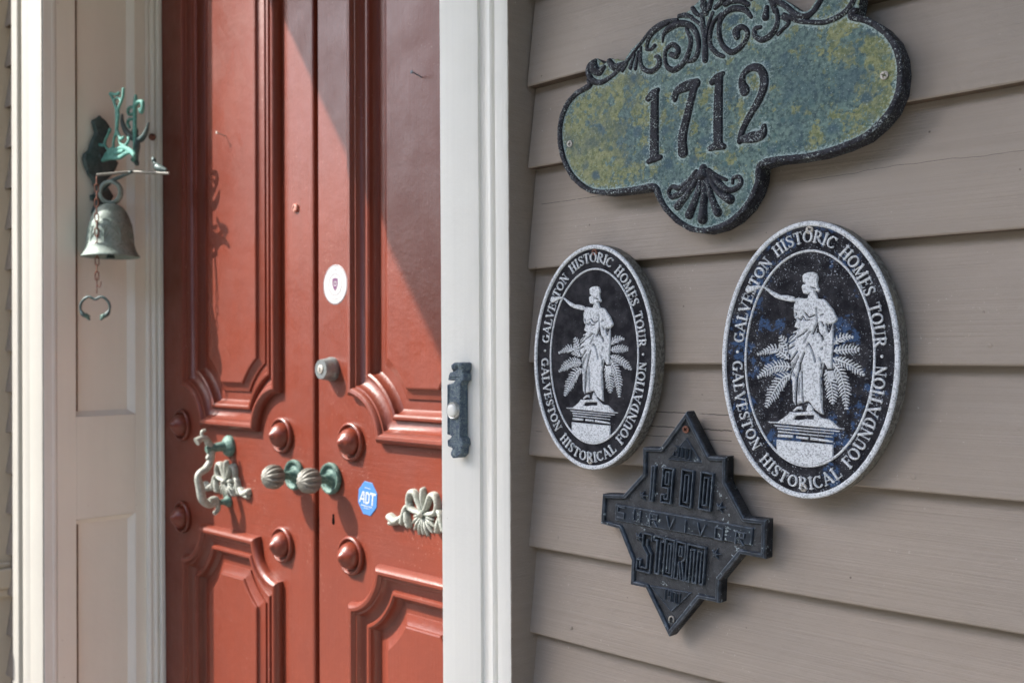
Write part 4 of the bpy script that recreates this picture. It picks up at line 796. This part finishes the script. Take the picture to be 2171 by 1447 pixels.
tt = np.linspace(0, 2*math.pi, 4001); ex, ey = EA*np.cos(tt), EB*np.sin(tt); el = np.concatenate([[0], np.cumsum(np.hypot(np.diff(ex), np.diff(ey)))])
def on_ell(s): t = np.interp(s % el[-1], el, tt); return t
def set_arc(word, t0, t1, top, parent, m):
    s0, s1 = np.interp(t0, tt, el), np.interp(t1, tt, el)
    widths = [GL[c][0] if c != ' ' else .62 for c in word]; tot = sum(widths); acc = 0
    for c, wd in zip(word, widths):
        s = s0+(s1-s0)*(acc+wd/2)/tot; acc += wd
        if c == ' ': continue
        t = on_ell(s); x, y = ell(t); nx_, ny_ = math.cos(t)/EA, math.sin(t)/EB; L_ = math.hypot(nx_, ny_); ang = math.atan2(ny_/L_, nx_/L_)-math.pi/2
        if not top: ang += math.pi
        link('letter', GM[c], parent, (x, y, .0002), (0, 0, ang), m)
# ---- shared relief pieces of the oval plaques
def ellp(a, b_, n=160, cx=0, cy=0): return [(cx+a*math.cos(2*math.pi*k/n), cy+b_*math.sin(2*math.pi*k/n)) for k in range(n)]
A0, B0 = .0971, .1403; IA, IB, ICX, ICY = .0700, .1085, .0018, .0014
X, Y = grid(-A0-.002, A0+.002, -B0-.002, B0+.002, .0011); So = sdf_poly(X, Y, ellp(A0, B0)); FIELD = relief('plate', X, Y, So, np.where(So < 0, -.0002, 0)*1.0, base=-.0010, skirt=.0174)
S = np.maximum(So, -(So+.0062))
X, Y = grid(-A0-.002, A0+.002, -B0-.002, B0+.002, .0006); So = sdf_poly(X, Y, ellp(A0-.0002, B0-.0002)); S = np.maximum(So, -(So+.0056)); RIM = relief('rim', X, Y, S, bevel_h(S, .0016, .0011), base=-.0008)
Si = sdf_poly(X, Y, ellp(IA, IB, 160, ICX, ICY)); S = np.abs(Si)-.0013; RINGL = relief('ring_line', X, Y, S, bevel_h(S, .0011, .0005), base=-.0004)
RS = .00042
bb = bounds(M(D['statue_body']), .003); X, Y = grid(*bb, RS)
S = sdf_poly(X, Y, M(D['statue_body'])); Sf, Hf = strokes(X, Y, [M(s) for s in D['statue_folds']], 4); S = np.maximum(S, -Sf*1.0)
STAT = relief('statue', X, Y, S, bevel_h(S, .0016, .0009), base=-.0004)
allf = [p for s in D['fronds'] for p in M(s)]; 
def frond(pts):
    p = catmull(np.array([(a, b_) for a, b_, c in pts]), 12); wv = np.interp(np.linspace(0,1,len(p)), np.linspace(0,1,len(pts)), [c for a, b_, c in pts]); s = [[(x, y, .0022*(1-.7*i_/len(p))) for i_, (x, y) in enumerate(p)]]
    L_ = np.concatenate([[0], np.cumsum(np.hypot(*np.diff(p, axis=0).T))]); n = int(L_[-1]/.0031)
    for k in range(n):
        u = (k+.5)/n*L_[-1]; i = min(np.searchsorted(L_, u), len(p)-2); T_ = p[i+1]-p[i-1] if i else p[1]-p[0]; T_ /= np.linalg.norm(T_); N_ = np.array((-T_[1], T_[0])); c = np.array((np.interp(u, L_, p[:,0]), np.interp(u, L_, p[:,1]))); ww = wv[i]*.58*(.86+.28*((k*7)%5)/4)
        for g in (-1, 1):
            e_ = c+g*N_*ww*.80+T_*ww*.50; m_ = c+g*N_*ww*.42+T_*ww*.20; s.append([(c[0],c[1],.0011),(m_[0],m_[1],.0020),(e_[0],e_[1],.0010)])
    return s
FROND = []
for q in D['fronds']:
    s = frond(M(q)); X, Y = grid(*bounds([p for t in s for p in t], .002), .0003); S, _ = strokes(X, Y, s, 1)
    Sb = sdf_poly(X, Y, M(D['statue_body'])); S = np.maximum(S, .0007-Sb)
    FROND.append(relief('palm_frond', X, Y, S, bevel_h(S, .0008, .00025), base=-.0004))
X, Y = grid(*bounds(M(D['trunk'][0])+M(D['trunk'][0]), .002), RS); S = sdf_poly(X, Y, M(D['trunk'][0])); TRUNK = relief('palm_trunk', X, Y, S, bevel_h(S, .0008, .0006), base=-.0004)
pts_ = M(D['mound'])+[p for s in D['slabs'] for p in M(s)]+[(0,-.107)]+[p for s in D['feet'] for p in M(s)]
X, Y = grid(*bounds(pts_, .003), RS); S = sdf_poly(X, Y, M(D['mound'])); S = np.maximum(S, -sdf_poly(X, Y, M(D['mound_hole'][0])))
Sb = sdf_poly(X, Y, M(D['statue_body'])); S = np.maximum(S, .0006-Sb)
for s in D['feet']: S = np.minimum(S, np.maximum(sdf_poly(X, Y, M(s)), .0005-Sb))
for s in D['slabs']: S = np.minimum(S, sdf_poly(X, Y, M(s)))
Sblk = np.maximum(sdf_poly(X, Y, M(D['block'])), sdf_poly(X, Y, ellp(IA, IB, 160, ICX, ICY))+.0008); S = np.minimum(S, Sblk)
PED = relief('pedestal', X, Y, S, bevel_h(S, .0014, .0007), base=-.0004)
DOT = mesh_py('dot', *lathe([(.0016,-.0003),(.0014,.0008),(.0,.0011)], 14), True, 50)
def oval(label, cx, cz, deg, field, sides, sc=1.0, rust=False):
    t = thing('oval_plaque', label, 'plaque', (cx, -.0185, cz), (R(90), R(-deg), 0), group='oval historic homes tour plaques')
    t.scale = (sc, sc, 1)
    pl_ = FIELD if sides is None else FIELD
    me = FIELD.copy(); me.materials.clear(); me.materials.append(field); me.materials.append(CASTS)
    nz = np.zeros(len(me.polygons)*3, np.float32); me.polygons.foreach_get('normal', nz); mi = (np.abs(nz.reshape(-1,3)[:,2]) < .5).astype(np.int32); me.polygons.foreach_set('material_index', mi); 
    link('plate', me, t)
    link('rim', RIM, t, mats=CASTW); link('ring_line', RINGL, t, mats=CASTW); st_ = link('statue', STAT, t, mats=CASTW)
    for f_ in FROND: link('palm_frond', f_, t, mats=CASTW)
    link('palm_trunk', TRUNK, t, mats=CASTW); link('pedestal', PED, t, mats=CASTW)
    set_arc('GALVESTON HISTORIC HOMES TOUR', R(180-7.5), R(6.5), True, t, CASTW)
    set_arc('GALVESTON HISTORICAL FOUNDATION', R(180+1.5), R(360-1.0), False, t, CASTW)
    link('dot', DOT, t, (-.0780,.0062,0), mats=CASTW); link('dot', DOT, t, (.0790,.0060,0), mats=CASTW)
    link('screw', SCR.copy(), t, (.0013,.1308,.0003), (0,0,0), RUST if rust else SCREW, **({'label': 'rusty top screw'} if rust else {})); link('screw', SCR.copy(), t, (.0013,-.1290,.0003), (0,0,.8), SCREW)
    return t
oval('black and white oval plaque with worn blue patches, right of the storm plaque', .3993, 1.5417, -1.65, BLK1, None)
oval('black and white oval plaque with a rusty top screw, nearest the white door casing', .1215, 1.5440, -1.75, BLK2, None, .965, True)

# ============================================================ house-number plaque
ap = thing('house_number_plaque', 'mottled green house number plaque with dark scrollwork and shell reading 1712', 'house number', (.2850,-.0185,1.8091), (R(90), R(-1.074), 0))
low = M(D['addr_low']); topp = M(D['addr_top']); left = M(D['addr_left'])
# closed outline: lower body (right shoulder round to left), left scroll, crest, right scroll
outl = low[:-1] + left + topp
lowc = catmull(np.array(low), 4)
X, Y = grid(*bounds(outl, .004), .0009); So = sdf_poly(X, Y, outl)
for kk, fac in (('addr_scroll',1.3),('shell',1.3),('digit_1',1.55),('digit_7',1.48),('digit_1b',1.55),('digit_2',1.42)): D[kk] = [[(a, b_, c_*fac) for a, b_, c_ in s] for s in D[kk]]
ssc, hsc = strokes(X, Y, [M(s) for s in D['addr_scroll']], 5, .55, .0045)
dl = sdf_line(X, Y, [tuple(p) for p in lowc]); RW = .0064
feat = np.minimum(ssc, np.abs(dl-RW/2)-RW/2)
for kname in ('digit_1','digit_7','digit_1b','digit_2','shell'):
    s_, _ = strokes(X, Y, [M(s) for s in D[kname]], 5); feat = np.minimum(feat, s_)
So = np.minimum(So, ssc-.0005)
dep = np.exp(-np.maximum(feat, 0)/.0028)
me = relief('plate', X, Y, So, np.where(So < 0, .0002*np.sin(X*300)*np.sin(Y*260), 0), base=-.001, skirt=.0178, attr={'deposit': dep})
me.materials.append(AFACE); me.materials.append(ADARK); nz = np.zeros(len(me.polygons)*3, np.float32); me.polygons.foreach_get('normal', nz); me.polygons.foreach_set('material_index', (np.abs(nz.reshape(-1,3)[:,2]) < .5).astype(np.int32)); link('plate', me, ap)
X, Y = grid(*bounds(outl, .004), .0007); dl = sdf_line(X, Y, [tuple(p) for p in lowc]); So2 = sdf_poly(X, Y, outl)
S = np.maximum(dl-RW, So2-.0004); H = .0036*np.sqrt(np.clip(1-((dl-RW*.42)/(RW*.62))**2, 0, 1))+.0003*np.sin(X*900+3*np.sin(Y*700))
link('rim', relief('rim', X, Y, S, H, base=-.003), ap, mats=ADARK)
X, Y = grid(*bounds([p for s in D['addr_scroll'] for p in M(s)], .005), .0006); S, H = strokes(X, Y, [M(s) for s in D['addr_scroll']], 5, .85, .0055)
link('scrollwork', relief('scrollwork', X, Y, S, H+.0006, base=-.0012), ap, mats=ADARK)
X, Y = grid(*bounds([p for s in D['shell'] for p in M(s)], .008), .0005); S, H = strokes(X, Y, [M(s) for s in D['shell']], 5, 1.0, .0065); link('shell', relief('shell', X, Y, S, H+.0006), ap, mats=ADARK)
for kname in ('digit_1','digit_7','digit_1b','digit_2'):
    X, Y = grid(*bounds([p for s in D[kname] for p in M(s)], .008), .0005); S, H = strokes(X, Y, [M(s) for s in D[kname]], 5, .7, .0035); H = np.minimum(bevel_h(S, .0034, .0012), .0030)+.0004*np.sin(X*2100)*np.sin(Y*1900)
    link('digit', relief('digit', X, Y, S, H), ap, mats=ADARK)
for x in (-.1967, .1967): link('screw', SCR.copy(), ap, (x, 0, .0006), (0,0,x*3), SCREW)

# ============================================================ storm survivor plaque
sp = thing('storm_plaque', 'black star pointed storm survivor plaque tilted below and between the two oval plaques', 'plaque', (.2432,-.0165,1.3561), (R(90), R(5.69), 0))
so = M(D['storm_outline']); X, Y = grid(*bounds(so, .004), .0008); S = sdf_poly(X, Y, so); link('plate', relief('plate', X, Y, S, np.zeros_like(S)-.0018*(S < 0), base=-.002, skirt=.0145), sp, mats=STORMF)
S2 = np.maximum(S, -(S+.0056)); X2, Y2 = grid(*bounds(so, .004), .0005); S = sdf_poly(X2, Y2, so); S2 = np.maximum(S, -(S+.0056)); link('rim', relief('rim', X2, Y2, S2, bevel_h(S2, .0022, .0013)-.0004, base=-.0024, skirt=.0144), sp, mats=STORMR)
def plate_(name, poly, h, m, rim_=None, res=.0005, base=-.002, rad=.0008):
    X, Y = grid(*bounds(poly, .003), res); S = sdf_poly(X, Y, poly); H = bevel_h(S, h-base, rad)+base
    if rim_: H = H-np.where(S < -rim_, .0009, 0)
    return link(name, relief(name, X, Y, S, H, base=base-.0003), sp, mats=m)
plate_('banner', M(D['storm_banner']), .0009, STORMR)
for t_ in D['storm_tri']: plate_('triangle', M(t_), .0004, STORMR, .0012)
def lines(name, sts, w_, h, res=.00035, base=-.002, parent=sp, m=STORMR, smooth=1):
    s = [[(x, y, w_) for x, y in q] for q in sts]; X, Y = grid(*bounds([p for q in s for p in q], w_+.001), res); S, _ = strokes(X, Y, s, smooth); return link(name, relief(name, X, Y, S, bevel_h(S, h-base, .0005)+base, base=base-.0002), parent, mats=m)
def rect(x0, x1, y0, y1): return [(x0,y0),(x1,y0),(x1,y1),(x0,y1),(x0,y0)]
W_ = .0032; hh = .0030
lines('numeral', [rect(-.0392,-.0356,.0205,.0605)], W_*.7, hh)
lines('numeral', [[(-.0240,.0615),(-.0105,.0622),(-.0108,.0228),(-.0240,.0222),(-.0240,.0310),(-.0196,.0312),(-.0196,.0268),(-.0150,.0270),(-.0150,.0395),(-.0240,.0390),(-.0240,.0615)], rect(-.0196,-.0150,.0435,.0575)], .0021, hh)
lines('numeral', [rect(.0015,.0160,.0235,.0640), rect(.0062,.0112,.0285,.0590)], .0021, hh); lines('numeral', [rect(.0265,.0410,.0250,.0655), rect(.0312,.0362,.0300,.0605)], .0021, hh)
# STORM in tall outline letters
W3 = .0024
lines('letter', [[(-.0318,-.0250),(-.0318,-.0180),(-.0440,-.0185),(-.0440,-.0330),(-.0362,-.0420),(-.0362,-.0575),(-.0455,-.0580),(-.0455,-.0500)], [(-.0380,-.0250),(-.0380,-.0315),(-.0312,-.0400),(-.0312,-.0625),(-.0500,-.0625),(-.0500,-.0500),(-.0455,-.0500)]], W3, hh)
lines('letter', [[(-.0285,-.0178),(-.0150,-.0178),(-.0150,-.0225),(-.0190,-.0225),(-.0190,-.0600),(-.0242,-.0600),(-.0242,-.0225),(-.0285,-.0225),(-.0285,-.0178)]], W3, hh)
lines('letter', [rect(-.0128,-.0008,-.0595,-.0176), rect(-.0087,-.0047,-.0550,-.0222)], W3, hh)
lines('letter', [[(.0022,-.0590),(.0022,-.0174),(.0142,-.0174),(.0142,-.0345),(.0105,-.0385),(.0150,-.0590),(.0108,-.0590),(.0068,-.0400),(.0066,-.0590),(.0022,-.0590)], rect(.0064,.0100,-.0325,-.0222)], W3, hh)
lines('letter', [[(.0172,-.0585),(.0172,-.0170),(.0392,-.0164),(.0396,-.0570),(.0352,-.0572),(.0350,-.0215),(.0305,-.0216),(.0306,-.0578),(.0262,-.0580),(.0260,-.0218),(.0215,-.0220),(.0216,-.0585),(.0172,-.0585)]], W3, hh)
# SURVIVOR on the banner
sv = {'S': [[(.36,.42),(-.36,.42),(-.36,.02),(.36,-.02),(.36,-.42),(-.36,-.42)]], 'U': [[(-.36,.42),(-.36,-.42),(.36,-.42),(.36,.42)]], 'R': [[(-.36,-.45),(-.36,.42),(.36,.42),(.36,.05),(-.36,-.02)],[(.0,.0),(.38,-.45)]], 'V': [[(-.40,.45),(0,-.45),(.40,.45)]], 'I': [[(0,.45),(0,-.45)]], 'O': [rect(-.36,.36,-.42,.42)]}
for ch, x in zip('SURVIVOR', (-.0785,-.0550,-.0318,-.0090,.0112,.0318,.0545,.0800)):
    y = .0022+(x)*.036-.001
    lines('letter', [[(x+u*.0130, y+v_*.0148) for u, v_ in q] for q in sv[ch]], .0020, .0030, base=.0006)
def star(cx, cy, r):
    P_ = [(cx+(r if k % 2 == 0 else r*.42)*math.sin(math.pi*k/5+.15), cy+(r if k % 2 == 0 else r*.42)*math.cos(math.pi*k/5+.15)) for k in range(10)]
    plate_('star', P_, .0024, STORMR, None, .0004, -.002, .0016)
for c_ in ((-.0502,.0240),(.0522,.0313),(-.0512,-.0249),(.0519,-.0201)): star(*c_, .0075)
def small_digits(txt, x0, y0, w_, hgt):
    seg_ = {'2': [[(0,1),(1,1),(1,.5),(0,.5),(0,0),(1,0)]], '0': [rect(0,1,0,1)], '1': [[(.5,1),(.5,0)]], '9': [[(1,.5),(0,.5),(0,1),(1,1),(1,0),(0,0)]]}
    for k, c_ in enumerate(txt): lines('numeral', [[(x0+k*w_*1.45+u*w_, y0+v_*hgt) for u, v_ in q] for q in seg_[c_]], .0010, .0016, .00025, base=-.0004)
small_digits('2000', -.0122, .0765, .0040, .0115); small_digits('1900', -.0105, -.0870, .0040, .0115)
link('screw', SCR.copy(), sp, (.0004,.1085,.0002), (0,0,.3), RUST, label='rusty screw')
X, Y = grid(-.006,.006,-.006,.006,.0004); S, H = strokes(X, Y, [arc(0,0,.0032,.0040,200,-20,.0016,None,10)], 2); link('nail_loop', relief('nail_loop', X, Y, S, H+.001), sp, (.0018,-.1075,-.001), mats=SCREW)
# every relief part sits at plaque level; finished
